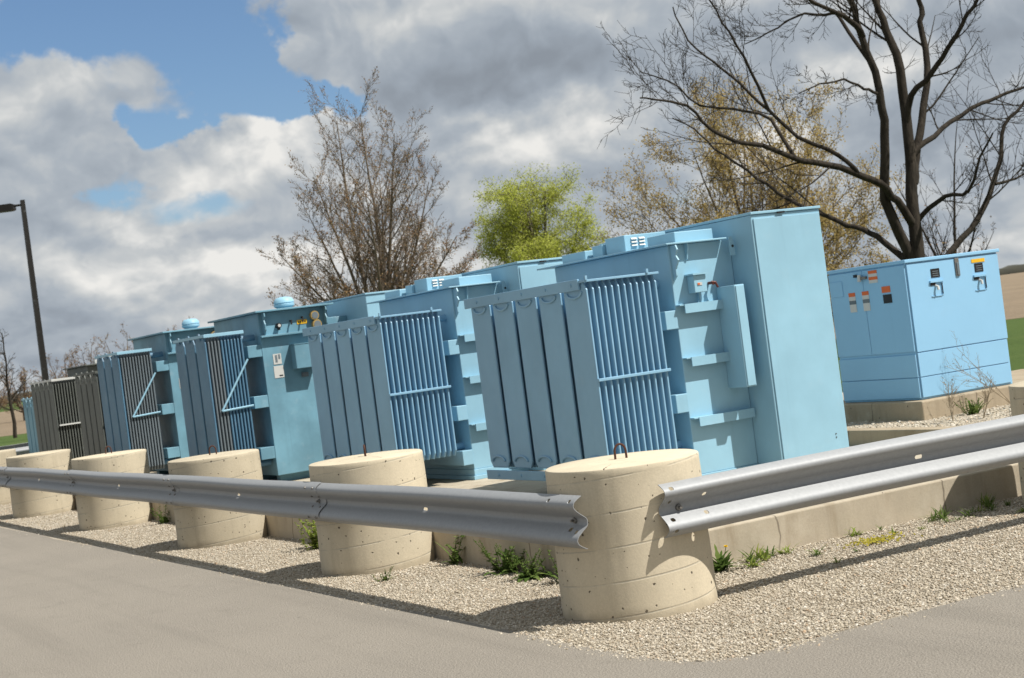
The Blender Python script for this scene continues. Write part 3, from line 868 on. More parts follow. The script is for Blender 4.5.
# ================================================================ ENCLOSURE on the right
def make_gen():
    x0, x1, y0, y1, zb, zt = 6.08, 7.38, 3.78, 4.95, .565, 1.962
    # concrete plinth
    m = MB(); m.box(5.96, 9.2, 3.66, 5.35, KERB_Z - .3, .563, .015)
    tag(m.build('plinth', M['kerb'], loc=(5.96, 3.66, .1)), 'low concrete plinth under the sky blue electrical enclosure', 'plinth')
    G = M['gen']
    t = thing('electrical_enclosure', 'square sky blue electrical enclosure with warning stickers on a concrete plinth', 'enclosure', (x0, y0, zb))
    m = MB(); m.box(x0 + .004, x1 - .004, y0 + .004, y1 - .004, zb, zt, .004); body = m.build('body', G, t)
    m = MB(); m.box(x0 - .02, x1 + .02, y0 - .025, y1 + .02, zt - .005, zt + .03, .006); m.build('lid', G, t)
    # three stacked bands, thin dark joints between them
    h1, h2, h0 = zb + .475, zb + .225, zb + .02
    for a, b, nm in ((h1 + .008, zt - .02, 'door'), (h2 + .006, h1 - .002, 'lower_panel'), (h0, h2 - .002, 'lower_panel')):
        m = MB(); m.box(x0 + .012, x1 - (.03 if nm != 'door' else .006), y0 - .012, y0 + .002, a, b, .003); f = m.build(nm, G, t)
        if nm == 'door': front = f
        ym = (y0 + y1) / 2 + .05
        if nm == 'door':
            m = MB(); m.box(x0 - .012, x0 + .002, y0 + .006, ym - .003, a + .01, b, .003); side = m.build('door', G, t)
            m = MB(); m.box(x0 - .012, x0 + .002, ym + .003, y1 - .006, a + .01, b, .003); m.build('door', G, t)
        else:
            m = MB(); m.box(x0 - .012, x0 + .002, y0 + .006, y1 - .006, a, b - (.012 if a > h2 else 0), .003); m.build(nm, G, t)
    Fy = y0 - .0125
    W = x1 - x0
    # two recessed handles with black plates on the front
    for u, lab in ((.30, 0), (.775, 1)):
        xc = x0 + W * u; zc = zt - .27
        m = MB()
        m.box(xc - .10, xc + .09, Fy - .02, Fy, zc + .035, zc + .055); m.box(xc + .055, xc + .075, Fy - .008, Fy, zc - .10, zc + .035); m.box(xc - .09, xc + .055, Fy - .008, Fy, zc - .108, zc - .10)
        m.box(xc - .09, xc - .02, Fy - .006, Fy, zc + .005, zc + .033, 0, 1); m.box(xc + .055, xc + .07, Fy - .0095, Fy - .008, zc - .09, zc + .02, 0, 1)
        m.tube([(xc - .02, Fy, zc), (xc - .02, Fy - .03, zc - .01), (xc - .02, Fy - .035, zc - .045)], .014, 8, 2)
        m.build('handle', [G, M['black'], M['grey_light']], front)
        m = MB(); m.box(xc - .065, xc + .055, Fy - .004, Fy, zc + .085, zc + .175)
        for q in range(3): m.box(xc - .045, xc + .035, Fy - .005, Fy - .004, zc + .10 + .022 * q, zc + .107 + .022 * q, 0, 1)
        m.build('label', [M['black'], M['faded']], front)
    xc = x0 + W * .775
    m = MB(); m.box(xc - .10, xc + .09, Fy - .004, Fy, zt - .085, zt - .048); m.build('label', M['yellow'], front)
    xc = x0 + W * .535
    m = MB(); m.box(xc - .028, xc + .028, Fy - .012, Fy, zt - .20, zt - .015, .003, 0); m.box(xc - .014, xc + .014, Fy - .02, Fy - .012, zt - .19, zt - .06, .003, 1); m.build('latch', [M['bolt'], M['faded']], front)
    Sx = x0 - .0125
    def lab(yc, w, z1, z0, cols):
        m = MB(); nz = len(cols); mats = []
        for i, c in enumerate(cols):
            a = z1 - (z1 - z0) * i / nz; b = z1 - (z1 - z0) * (i + 1) / nz
            m.box(Sx - .004, Sx, yc - w / 2, yc + w / 2, b, a, 0, i); mats.append(M[c])
        m.build('label', mats, side)
    ys = lambda px: y0 + (905 - px) / (905 - 829) * (y1 - y0) * 1.0
    lab(ys(851.5), .10, zt - .235, zt - .44, ['orange', 'white', 'faded', 'white', 'white'])
    lab(ys(865), .10, zt - .235, zt - .44, ['orange', 'white', 'faded', 'white', 'white'])
    lab(ys(874.5), .13, zt - .03, zt - .16, ['orange', 'white', 'orange', 'white'])
    lab(ys(885.5), .125, zt - .21, zt - .275, ['orange'])
    lab(ys(886), .125, zt - .295, zt - .385, ['black'])
    m = MB(); m.box(Sx - .006, Sx, ys(843), ys(831), zt - .26, zt - .10, .002); m.build('vent_panel', G, side)
    m = MB(); yv = ys(863); m.box(Sx - .03, Sx, yv - .09, yv + .03, zt - .11, zt - .08, .003, 1); m.tube([(Sx - .03, yv, zt - .06), (Sx - .035, yv, zt - .13)], .018, 8, 0); m.box(Sx - .02, Sx, yv + .06, yv + .10, zt - .08, zt - .05, 0, 2)
    m.build('latch', [M['grey_light'], M['bolt'], M['black']], side)
    return t
make_gen()

# ================================================================ LAMP POST
def make_lamp():
    bx, by = 10.15, 60.0
    t = thing('street_lamp', 'dark bronze square street lamp pole with a flat head at the far left', 'street lamp', (bx, by, 0))
    m = MB(); m.box(bx - .28, bx + .28, by - .28, by + .28, 0, .6, .02); m.build('base', M['kerb'], t)
    m = MB()
    def sq(h, z): return [(bx - h, by - h, z), (bx + h, by - h, z), (bx + h, by + h, z), (bx - h, by + h, z)]
    m.add(sq(.125, .6) + sq(.085, 10.1), [(0, 1, 5, 4), (1, 2, 6, 5), (2, 3, 7, 6), (3, 0, 4, 7), (4, 5, 6, 7), (3, 2, 1, 0)])
    m.build('pole', M['dark'], t)
    d = Vector((-.873, .488, 0)); q = Vector((.488, .873, 0))
    m = MB(); a = Vector((bx, by, 9.9))
    m.tube([a, a + d * .42], .05, 8); m.build('arm', M['dark'], t)
    m = MB()
    m.extrude([(.36, -.16), (.46, -.2), (1.1, -.2), (1.15, -.12), (1.15, .1), (.46, .1), (.36, .06)], a - q * .2, d, (0, 0, 1), q * .4)
    hd = m.build('lamp_head', M['dark'], t)
    m = MB(); m.extrude([(.5, -.14), (1.05, -.14), (1.05, .14), (.5, .14)], a + Vector((0, 0, -.212)), d, q, (0, 0, .01)); m.build('lens', M['faded'], hd)
make_lamp()

# ================================================================ TREES
def rot_about(v, axis, ang): return Matrix.Rotation(ang, 3, axis) @ v

class Tree:
    def __init__(self, seed, leaf_size, nleaf, twig_r, leaf_levels=(3,), sides=(8, 6, 4, 3, 3)):
        self.rng = random.Random(seed); self.limb = MB(); self.twig = MB(); self.leaves = MB()
        self.ls = leaf_size; self.nl = nleaf; self.tr = twig_r; self.ll = leaf_levels; self.sides = sides
        self.limb_levels = 2
    def leaf(self, p):
        r_ = self.rng; s = self.ls * r_.uniform(.55, 1.3)
        a = Vector((r_.gauss(0, 1), r_.gauss(0, 1), r_.gauss(0, 1))).normalized(); b = a.orthogonal().normalized()
        b = rot_about(b, a, r_.uniform(0, 6.28)); 
        self.leaves.add([p - b * s * .5, p + a.cross(b) * s * .3, p + b * s * .5, p - a.cross(b) * s * .3], [(0, 1, 2, 3)])
    def scatter(self, p0, p1, k):
        r_ = self.rng
        for _ in range(k):
            f = r_.random(); sp = self.ls * self.spread
            self.leaf(p0.lerp(p1, f) + Vector((r_.gauss(0, sp), r_.gauss(0, sp), r_.gauss(0, sp))))
    spread = 1.0
    def emit(self, pts, rads, lv):
        mb = self.limb if lv < self.limb_levels else self.twig
        mb.tube(pts, rads, self.sides[min(lv, len(self.sides) - 1)], cap=False)
    def grow(self, p, d, length, r0, lv, P):
        """P: dict of per-level params"""
        r_ = self.rng
        n = max(2, int(P['seg'][lv]))
        pts = [p.copy()]; rads = [r0]; dirs = [d.copy()]
        r1 = r0 * P['taper'][lv]
        for i in range(n):
            w = P['wander'][lv]
            d = (d + Vector((r_.gauss(0, w), r_.gauss(0, w), r_.gauss(0, w))) + Vector((0, 0, P['up'][lv]))).normalized()
            p = p + d * (length / n)
            pts.append(p.copy()); rads.append(r0 + (r1 - r0) * (i + 1) / n); dirs.append(d.copy())
        self.finish(pts, rads, dirs, length, lv, P)
    def finish(self, pts, rads, dirs, length, lv, P):
        r_ = self.rng
        self.emit(pts, [max(q, self.tr * .6) for q in rads], lv)
        if lv in self.ll:
            for a, b in zip(pts[:-1], pts[1:]): self.scatter(a, b, self.nl if self.nl >= 1 else (1 if r_.random() < self.nl else 0))
        if lv + 1 >= P['levels']: return
        k = P['kids'][lv]
        k = int(k * r_.uniform(.8, 1.2) + .5)
        n = len(pts) - 1
        for j in range(k):
            f = P['start'][lv] + (1 - P['start'][lv]) * (j + r_.random()) / k
            f = min(f, .999); i = int(f * n); u = f * n - i
            q = pts[i].lerp(pts[i + 1], u); rr_ = rads[i] + (rads[i + 1] - rads[i]) * u
            ax = dirs[i + 1].orthogonal().normalized(); ax = rot_about(ax, dirs[i + 1], r_.uniform(0, 6.28))
            dd = rot_about(dirs[i + 1], ax, R(P['ang'][lv] * r_.uniform(.7, 1.3)))
            L = length * P['ratio'][lv] * (1 - P['tipshort'][lv] * f) * r_.uniform(.7, 1.25)
            self.grow(q, dd, L, max(rr_ * P['rr'][lv], self.tr), lv + 1, P)
    def path(self, pts, r0, r1, lv, P, base):
        pts = [Vector(q) + base for q in pts]
        # catmull-rom refine
        out = []
        for i in range(len(pts) - 1):
            p0 = pts[max(i - 1, 0)]; p1 = pts[i]; p2 = pts[i + 1]; p3 = pts[min(i + 2, len(pts) - 1)]
            for q in range(3):
                t = q / 3
                out.append(.5 * ((2 * p1) + (p2 - p0) * t + (2 * p0 - 5 * p1 + 4 * p2 - p3) * t * t + (3 * p1 - p0 - 3 * p2 + p3) * t ** 3))
        out.append(pts[-1])
        for i in range(1, len(out) - 1): out[i] = out[i] + Vector([self.rng.gauss(0, .012) for _ in range(3)])
        n = len(out); rads = [r0 + (r1 - r0) * (i / (n - 1)) ** .9 for i in range(n)]
        dirs = [(out[min(i + 1, n - 1)] - out[max(i - 1, 0)]).normalized() for i in range(n)]
        L = sum((out[i + 1] - out[i]).length for i in range(n - 1))
        self.finish(out, rads, dirs, L, lv, P)
    def build(self, name, label, cat, loc, bark_m, leaf_m, group=None):
        t = thing(name, label, cat, loc, group)
        self.limb.build('trunk', bark_m, t, autosmooth=0)
        m = MB(); m.v = self.twig.v; m.f = self.twig.f; m.mi = [0] * len(m.f); m.smooth = [True] * len(m.f)
        m.add(self.leaves.v, self.leaves.f, 1, False)
        m.build('crown', [bark_m, leaf_m], t, autosmooth=0)
        return t

# --- the big bare tree on the right
BIG = {
'S1': ([(0.01,0.00,1.9),(-0.08,0.06,2.39),(-0.45,0.03,3.27),(-0.48,-0.17,4.35),(-0.55,-0.25,5.12),(-0.78,-0.23,6.16),(-0.93,-0.26,6.74),(-1.06,-0.30,7.42),(-1.3,-.3,8.6)], 0.110, 0.032),
'S2': ([(0.05,-0.01,-.1),(0.03,0,.8),(0.03,-0.01,1.61),(0.09,-0.04,2.37),(0.18,0.03,3.36),(0.31,0.07,4.36),(0.30,0.08,5.55),(0.25,0.23,6.30),(0.14,0.29,6.86),(0.03,0.35,7.69),(-.1,.4,8.9)], 0.163, 0.032),
'S3': ([(0.25,0.04,3.5),(0.40,0.06,3.95),(0.76,0.17,4.61),(1.18,0.28,5.64),(1.33,0.43,6.48),(1.42,0.49,6.90),(1.50,0.56,7.66),(1.6,.6,8.6)], 0.087, 0.029),
'R1': ([(0.28,0.09,4.46),(0.30,-0.15,5.04),(0.41,-0.56,5.34),(0.52,-0.95,5.71),(0.63,-1.36,6.19),(0.72,-1.53,6.40),(0.85,-1.82,6.84)], 0.064, 0.022),
'R2': ([(0.28,0.05,3.95),(0.45,0.01,4.13),(1.14,0.07,4.44),(1.93,0.08,4.78),(2.67,0.02,4.98),(3.22,-0.06,5.11),(3.98,-0.26,5.21)], 0.064, 0.018),
'R3': ([(0.15,0.0,2.75),(0.28,-0.03,2.91),(0.32,-0.62,3.16),(0.39,-1.12,3.21),(0.47,-1.39,3.73),(0.55,-1.66,4.10)], 0.057, 0.014),
'R4': ([(0.06,-0.06,1.3),(0.2,-0.06,1.74),(0.84,-0.12,2.26),(1.46,-0.23,2.76),(1.90,-0.24,3.34),(2.24,-0.20,3.86),(2.43,-0.20,4.41),(2.87,-0.32,4.77),(3.35,-0.48,5.34)], 0.076, 0.022),
'R5': ([(1.93,-0.26,3.34),(2.33,-0.26,3.37),(2.75,-0.27,3.51),(3.21,-0.40,3.68)], 0.031, 0.011),
'L1': ([(0.08,-0.00,2.75),(-.3,-.08,3.2),(-0.73,-0.15,3.52),(-1.42,-0.22,3.81),(-2.05,-0.21,3.97),(-2.60,-0.25,4.07),(-3.25,-0.23,4.33),(-3.79,-0.15,4.47),(-4.21,-0.15,4.67),(-4.60,-0.16,5.05),(-5.07,-0.13,5.19),(-5.43,-0.04,5.25)], 0.079, 0.012),
'L2': ([(-1.25,-0.22,3.74),(-1.62,-0.22,4.08),(-2.11,0.17,4.49),(-2.44,0.47,5.01),(-2.76,0.76,5.53),(-3.04,1.03,5.98),(-3.33,1.31,6.44),(-3.43,1.48,7.07)], 0.045, 0.011),
'L3': ([(-0.0,0.03,2.02),(-0.06,0.62,2.53),(-0.19,1.03,2.83),(-0.40,1.38,3.05),(-0.69,2.00,3.42),(-0.94,2.37,3.77),(-1.25,2.78,4.26),(-1.62,3.21,4.78),(-1.83,3.45,5.19),(-2.12,3.73,5.47)], 0.064, 0.010),
'L4': ([(-2.44,0.47,5.01),(-2.82,0.34,5.70),(-3.20,0.32,6.34),(-3.54,0.28,6.89),(-3.8,.25,7.5)], 0.031, 0.009),
'L5': ([(-0.75,-0.23,6.10),(-1.20,-0.45,6.34),(-1.82,-0.56,6.53),(-2.42,-0.57,6.84)], 0.060, 0.022),
'L6': ([(-0.65,-0.19,5.70),(-0.65,0.39,6.57),(-0.67,0.74,6.71),(-0.94,1.23,6.81),(-1.18,1.71,6.62),(-1.46,2.10,6.51)], 0.038, 0.009),
'L7': ([(-.50,-.12,4.95),(-0.62,-0.27,5.08),(-1.13,-0.50,5.17),(-1.77,-0.71,5.26),(-2.35,-0.81,5.20),(-2.81,-0.81,5.08)], 0.034, 0.009),
'L8': ([(-2.60,-0.25,4.08),(-2.70,0.15,4.80),(-3.13,0.51,5.09),(-3.58,0.87,5.23),(-3.94,1.19,5.74),(-4.29,1.50,5.96)], 0.034, 0.009),
}
PB = dict(levels=4, seg=[8, 7, 5, 4], taper=[.3, .3, .35, .5], wander=[.06, .07, .09, .11], up=[.03, .06, .05, .03],
          kids=[9, 6, 5, 0], start=[.3, .15, .1, 0], ang=[42, 40, 40, 40], ratio=[.36, .46, .5, .5], tipshort=[.35, .4, .3, .3], rr=[.34, .48, .6, .6])
BT = Tree(11, .03, .0, .0045, ()); BT.limb_levels = 1
bb = Vector((14.75, 12.7, 0))
for k_, (pts, r0, r1) in BIG.items():
    P = dict(PB)
    L = len(pts)
    P['kids'] = [9 if k_[0] == 'L' else (9 if k_ in ('S1', 'S2', 'S3') else 8)] + PB['kids'][1:]
    if k_ in ('S1', 'S2'): P['start'] = [.55, .15, .1, 0]; P['ratio'] = [.22, .42, .5, .5]
    BT.path(pts, r0, r1, 0, P, bb)
BT.build('bare_tree', 'big bare dark tree with several thick stems behind the sky blue enclosure', 'tree', tuple(bb), M['bark_dark'], M['leaf_rust'])

# --- procedural trees: a fan of limbs from a short trunk
def fan_tree(name, label, base, height, spread, seed, bark_m, leaf_m, nlimb=9, trunk=.22, r0=.16, leaf_size=.05, nleaf=1, P=None, twig=.006,
             ll=(2, 3), angmax=62, shape=.5, group=None, spr=1.0, fork=.06, pw=2.6):
    T = Tree(seed, leaf_size, nleaf, twig, ll); T.spread = spr
    r_ = random.Random(seed + 1)
    b = Vector(base)
    th = height * trunk
    lean = Vector((r_.gauss(0, .02), r_.gauss(0, .02), 1)).normalized()
    top = b + lean * th
    T.limb.tube([b - Vector((0, 0, .2)), b + lean * th * .15, b + lean * th * .5, top], [r0 * 1.35, r0 * 1.05, r0 * .95, r0 * .8], 9, cap=False)
    for j in range(nlimb):
        az = 2 * math.pi * (j * .381966 + r_.uniform(-.06, .06))
        f = (j + .5) / nlimb
        ang = R(angmax) * f ** .75
        d = Vector((math.sin(ang) * math.cos(az), math.sin(ang) * math.sin(az), math.cos(ang)))
        hh = height - th
        # length so that tips lie on a dome of half-width spread
        c, s = math.cos(ang), math.sin(ang)
        L = 1 / ((c / hh) ** pw + (s / spread) ** pw) ** (1 / pw) * r_.uniform(.86, 1.0)
        st = b + lean * th * (1 - fork * 6 * f * r_.uniform(.3, 1))
        T.grow(st, d, L, r0 * (.62 - .25 * f), 0, P)
    T.build(name, label, 'tree', tuple(base), bark_m, leaf_m, group)

PM = dict(levels=4, seg=[8, 6, 4, 3], taper=[.15, .25, .4, .5], wander=[.035, .05, .07, .09], up=[.03, .06, .06, .05],
          kids=[16, 9, 5, 0], start=[.12, .12, .1, 0], ang=[38, 37, 38, 40], ratio=[.42, .44, .5, .5], tipshort=[.6, .45, .3, .3], rr=[.42, .5, .6, .6])
fan_tree('budding_tree', 'tall fan shaped brown tree just budding, standing left of the lime green tree', (13.5, 32.9, 0), 9.75, 3.6, 22, M['bark_tan'], M['leaf_rust'],
         nlimb=22, trunk=.17, r0=.135, leaf_size=.055, nleaf=.45, P=PM, twig=.006, ll=(2, 3), angmax=78, spr=.9, pw=1.75)
PW = dict(levels=4, seg=[7, 6, 5, 4], taper=[.2, .25, .4, .5], wander=[.09, .13, .16, .16], up=[.0, .0, -.03, -.12],
          kids=[11, 7, 5, 0], start=[.3, .15, .1, 0], ang=[46, 48, 45, 40], ratio=[.46, .5, .55, .5], tipshort=[.35, .3, .3, .3], rr=[.42, .5, .6, .6])
fan_tree('willow_tree', 'round lime green willow in new leaf behind the second transformer', (26.3, 45.3, 0), 8.0, 2.9, 6, M['bark_pale'], M['leaf_lime'],
         nlimb=16, trunk=.30, r0=.2, leaf_size=.07, nleaf=4, P=PW, twig=.007, ll=(2, 3), angmax=84, spr=1.7)
PG = dict(levels=4, seg=[7, 6, 5, 4], taper=[.15, .25, .4, .5], wander=[.06, .09, .12, .14], up=[.03, .05, .05, .03],
          kids=[12, 7, 5, 0], start=[.2, .15, .1, 0], ang=[36, 38, 40, 40], ratio=[.46, .5, .5, .5], tipshort=[.45, .4, .3, .3], rr=[.42, .5, .6, .6])
fan_tree('flowering_tree', 'wide domed tree with golden brown buds behind the tall cabinet', (23.0, 27.6, 0), 7.5, 3.8, 9, M['bark_brown'], M['leaf_gold'],
         nlimb=22, trunk=.10, r0=.13, leaf_size=.066, nleaf=2, P=PG, twig=.007, ll=(2, 3), angmax=80, spr=1.4)
PS = dict(PM); PS['kids'] = [8, 5, 3, 0]
fan_tree('slim_tree', 'slim bare tree with a few rusty leaves at the right, behind the big bare tree', (27.8, 24.9, 0), 6.7, 1.75, 31, M['bark_dark'], M['leaf_rust'],
         nlimb=8, trunk=.2, r0=.09, leaf_size=.06, nleaf=.12, P=PS, twig=.006, ll=(3,), angmax=60)
PY = dict(PM); PY['kids'] = [7, 4, 3, 0]; PY['ang'] = [50, 45, 40, 40]; PY['up'] = [.03, .05, .05, .04]
T = Tree(41, .05, .15, .009, (3,))
b = Vector((10.0, 66.9, 0)); T.path([(0, 0, -.2), (.02, 0, 1.2), (-.05, 0, 2.4), (.03, .03, 3.6), (.0, 0, 4.9)], .10, .02, 0, dict(PY, kids=[22, 5, 3, 0], start=[.25, .1, .1, 0], ratio=[.36, .45, .5, .5], tipshort=[.7, .4, .3, .3]), b)
T.build('young_tree', 'young bare tree at the left edge in front of the tan field', 'tree', tuple(b), M['bark_dark'], M['leaf_rust'])
def far(x, y, d):
    u = ((x - 512) * math.cos(R(7.4)) - (y - 339) * math.sin(R(7.4))) / 1580
    return cw(u * d, d)
FAR = [(20, 380, 125, 4.6, 2.6, 'round bare far tree behind the young bare tree at the left edge'),
       (62, 355, 118, 5.0, 2.6, 'dim bare far tree just right of the street lamp pole'),
       (84, 350, 122, 5.8, 2.8, 'dim bare far tree midway between the lamp pole and the reddish one'),
       (124, 345, 112, 5.6, 2.6, 'round reddish bare far tree above the braced blue radiators'),
       (186, 330, 112, 6.2, 2.0, 'bare far tree peeping out beside the left round roof vent'),
       (-12, 380, 122, 5.2, 2.6, 'bare far tree at the very edge left of the young tree')]
PF = dict(PM); PF['kids'] = [7, 5, 4, 0]; PF['ang'] = [42, 42, 40, 40]
for i, (x, y, d, h_, w_, lb) in enumerate(FAR):
    px, py = far(x, y, d)
    fan_tree('bare_tree', lb, (px, py, 0), h_, w_, 60 + i, M['bark_brown'], M['leaf_rust'], nlimb=11, trunk=.15, r0=.14, leaf_size=.1, nleaf=.4, P=PF, twig=.012, ll=(3,), angmax=72, group='bare trees far behind the row')
# far woods along the horizon
rng = random.Random(4)
m = MB()
for (d, h0, xa, xb) in ((760, 6, -420, 420),):
    n = 240
    vs = []
    for i in range(n + 1):
        xc = xa + (xb - xa) * i / n
        px, py = cw(xc, d)
        h_ = h0 * (.55 + .35 * math.sin(i * .13) * math.sin(i * .047) + .25 * rng.random())
        q = fy * 25
        vs += [(px, py, -.2), (px, py, h_ * .8), (px + q.x * .5, py + q.y * .5, h_), (px + q.x, py + q.y, -.2)]
    fs = []
    for i in range(n):
        for j in range(3):
            a = i * 4 + j; fs.append((a, a + 4, a + 5, a + 1))
    m.add(vs, fs, 0, True)
tag(m.build('far_wood', M['farwood'], autosmooth=0), 'low dark line of woods along the horizon', 'woods', kind='stuff')

# ================================================================ WEEDS
def weed(name, label, loc, nleaf, length, seed, mat, upness=.8, width=.16, flower=False, group=None, stalks=0):
    r_ = random.Random(seed); m = MB(); b = Vector(loc)
    for i in range(nleaf):
        a = r_.uniform(0, 6.28); L = length * r_.uniform(.5, 1.15); el = R(r_.uniform(20, 80)) * upness
        d = Vector((math.cos(a) * math.cos(el), math.sin(a) * math.cos(el), math.sin(el)))
        sd = Vector((-math.sin(a), math.cos(a), 0))
        p = b + Vector((r_.gauss(0, length * .14), r_.gauss(0, length * .14), 0)); n = 6; vs = []
        for k_ in range(n + 1):
            f = k_ / n
            w = length * width * math.sin(math.pi * min(1, .12 + f * .88)) * (.65 + .5 * (k_ % 2))
            vs += [p - sd * w * .5 + Vector((0, 0, w * .15)), p + sd * w * .5 + Vector((0, 0, w * .15))]
            p = p + d * L / n
            d = (d + Vector((0, 0, -.16 * (1.2 - upness * .6)))).normalized()
        m.add(vs, [(2 * q, 2 * q + 1, 2 * q + 3, 2 * q + 2) for q in range(n)])
    for i in range(stalks):
        a = r_.uniform(0, 6.28); h_ = length * r_.uniform(.45, 1.1); ln = r_.uniform(.05, .30)
        p = b + Vector((r_.gauss(0, length * .22), r_.gauss(0, length * .22), 0)); pts = [p.copy()]
        for k_ in range(5):
            p = p + Vector((math.cos(a) * h_ * ln * .6 + r_.gauss(0, .004), math.sin(a) * h_ * ln * .6 + r_.gauss(0, .004), h_ / 5)); pts.append(p.copy())
        m.tube(pts, .0022, 4, 0)
        for q in range(30):
            f = r_.random() ** .8 * 4.99; k0 = int(f)
            c = pts[k0].lerp(pts[k0 + 1], f - k0)
            az_ = r_.uniform(0, 6.28); s_ = length * r_.uniform(.05, .12) * (1.15 - .1 * f)
            v = Vector((math.cos(az_), math.sin(az_), r_.uniform(-.2, .7))).normalized(); w = v.cross(Vector((0, 0, 1))).normalized()
            w = rot_about(w, v, r_.uniform(-.6, .6))
            e = c + v * s_ * .35
            m.add([c, e + w * s_ * .38, e + v * s_ * .75 + w * s_ * .28, e + v * s_ * 1.25 - Vector((0, 0, s_ * .15)), e + v * s_ * .75 - w * s_ * .28, e - w * s_ * .38], [(0, 1, 2, 3, 4, 5)])
    if flower:
        t = thing(name, label, 'weed', loc, group); m.build('leaves', mat, t)
        f = MB()
        top = b + Vector((.05, -.02, length * .75))
        for q in range(26):
            a = q * 2.4; d = Vector((math.cos(a), math.sin(a), .35 + .5 * (q % 3))).normalized(); s = Vector((-math.sin(a), math.cos(a), 0)) * .003
            f.add([top - s, top + s, top + d * .018 + s, top + d * .018 - s], [(0, 1, 2, 3)])
        f.build('flower', M['petal'], t)
        s = MB(); s.tube([b, b + Vector((.03, -.01, length * .4)), top], .0025, 5); s.build('stalk', mat, t)
        return t
    o = m.build(name, mat, loc=loc)
    return tag(o, label, 'weed', group)
weed('leafy_weed', 'tallest green weed against the low wall left of the front bollard', (.28, 2.20, 0), 16, .25, 1, M['weed'], .8, .2, stalks=15)
weed('leafy_weed', 'low spreading green weed between the tallest weed and the front bollard', (.24, 1.75, 0), 26, .19, 2, M['weed'], .5, .24, stalks=18)
weed('leafy_weed', 'green weed touching the front bollard at the foot of the low wall', (.28, 1.32, 0), 12, .22, 3, M['weed'], .8, .2, stalks=14)
weed('leafy_weed', 'slender green weed beside the right side of the second bollard', (.30, 3.10, 0), 5, .24, 4, M['weed'], .9, .18, stalks=8)
weed('leafy_weed', 'tiny green weed sprouting in the gravel at the foot of the second bollard', (-.36, 3.02, 0), 8, .10, 5, M['weed'], .6, .22, stalks=8)
weed('bushy_weed', 'bushy yellow green weed between the second and third bollards', (.24, 5.75, 0), 8, .30, 6, M['weed_lime'], .9, .12, stalks=26)
weed('leafy_weed', 'small green weed in front of the bushy yellow green one', (.15, 5.15, 0), 8, .18, 7, M['weed'], .7, .2, stalks=12)
weed('leafy_weed', 'small green weed beside the fourth bollard', (.34, 11.0, 0), 6, .25, 8, M['weed'], .9, .2, stalks=8)
weed('dandelion', 'flowering dandelion at the right foot of the front bollard', (.98, .48, 0), 42, .20, 9, M['weed'], .75, .16, flower=True)
r_ = random.Random(77)
GW = []
for q in range(34):
    x = 1.05 + 2.6 * r_.random() ** 1.1; y = .62 - abs(r_.gauss(0, .17))
    if q > 26: x = r_.uniform(1.4, 4.0); y = r_.uniform(-.75, .1)
    GW.append((x, y, r_.uniform(.05, .13) * (1 if q <= 26 else .7), 'weed' if r_.random() < .55 else 'weed_lime', r_.randint(14, 34)))
for i, (x, y, L, mt, n) in enumerate(GW):
    weed('grass_tuft', 'thin green grass tuft in the gravel below the right guardrail', (x, y, 0.004), n, L, 20 + i, M[mt], r_.uniform(.55, 1.0), r_.uniform(.05, .14), group='grass tufts in the right gravel')
m = MB(); r_ = random.Random(2)
for q in range(420):
    a = r_.uniform(0, 6.28); d = abs(r_.gauss(0, .5)); x = 2.12 + math.cos(a) * d * .26; y = .20 + math.sin(a) * d * .16; s = r_.uniform(.006, .016)
    v = Vector((r_.gauss(0, 1), r_.gauss(0, 1), r_.gauss(0, .8))).normalized(); w = v.orthogonal().normalized(); c = Vector((x, y, .018 + s * .4))
    m.add([c - v * s, c + w * s * .6, c + v * s, c - w * s * .6], [(0, 1, 2, 3)])
tag(m.build('moss', leaf('yellow_moss', [(.24, .2, .03), (.34, .3, .05)], .1), loc=(2.12, .2, 0)), 'flat yellow moss patch in the gravel below the right guardrail', 'moss')
# shrub and dry stalks by the enclosure
weed('leafy_shrub', 'small green shrub in front of the enclosure plinth', (6.40, 3.42, KERB_Z - .03), 14, .17, 50, M['weed'], .8, .22, stalks=16)
def stalk(label, loc, h_, seed, lean):
    r_ = random.Random(seed); T = Tree(seed, .018, .15, .0012, (2,), (5, 4, 3)); T.limb_levels = 0
    b = Vector(loc)
    P = dict(levels=3, seg=[6, 4, 3], taper=[.4, .5, .5], wander=[.06, .12, .15], up=[.0, .04, .05], kids=[9, 4, 0], start=[.3, .2, 0], ang=[38, 40, 40], ratio=[.34, .4, .4], tipshort=[.4, .3, .3], rr=[.6, .6, .6])
    for q in range(3):
        d = (Vector((r_.gauss(0, .12), r_.gauss(0, .12), 1)) + Vector(lean)).normalized()
        T.grow(b, d, h_ * r_.uniform(.7, 1), .0042, 0, P)
    m = MB(); m.v = T.twig.v; m.f = T.twig.f; m.mi = [0] * len(m.f); m.smooth = [True] * len(m.f); m.add(T.leaves.v, T.leaves.f, 0)
    tag(m.build('dry_stalk', M['dry'], loc=loc, autosmooth=0), label, 'dry weed')
stalk('dry branching weed stalk before the shaded corner of the enclosure plinth', (5.75, 3.05, KERB_Z - .03), .50, 3, (.05, 0, 0))
stalk('dry pale weed stalk between the shaded plinth corner and the green shrub', (6.0, 2.9, KERB_Z - .03), .42, 4, (.2, -.1, 0))
stalk('tall leaning dry stalk before the sunlit face of the enclosure', (6.85, 3.3, KERB_Z - .03), .85, 5, (-.75, .42, 0))

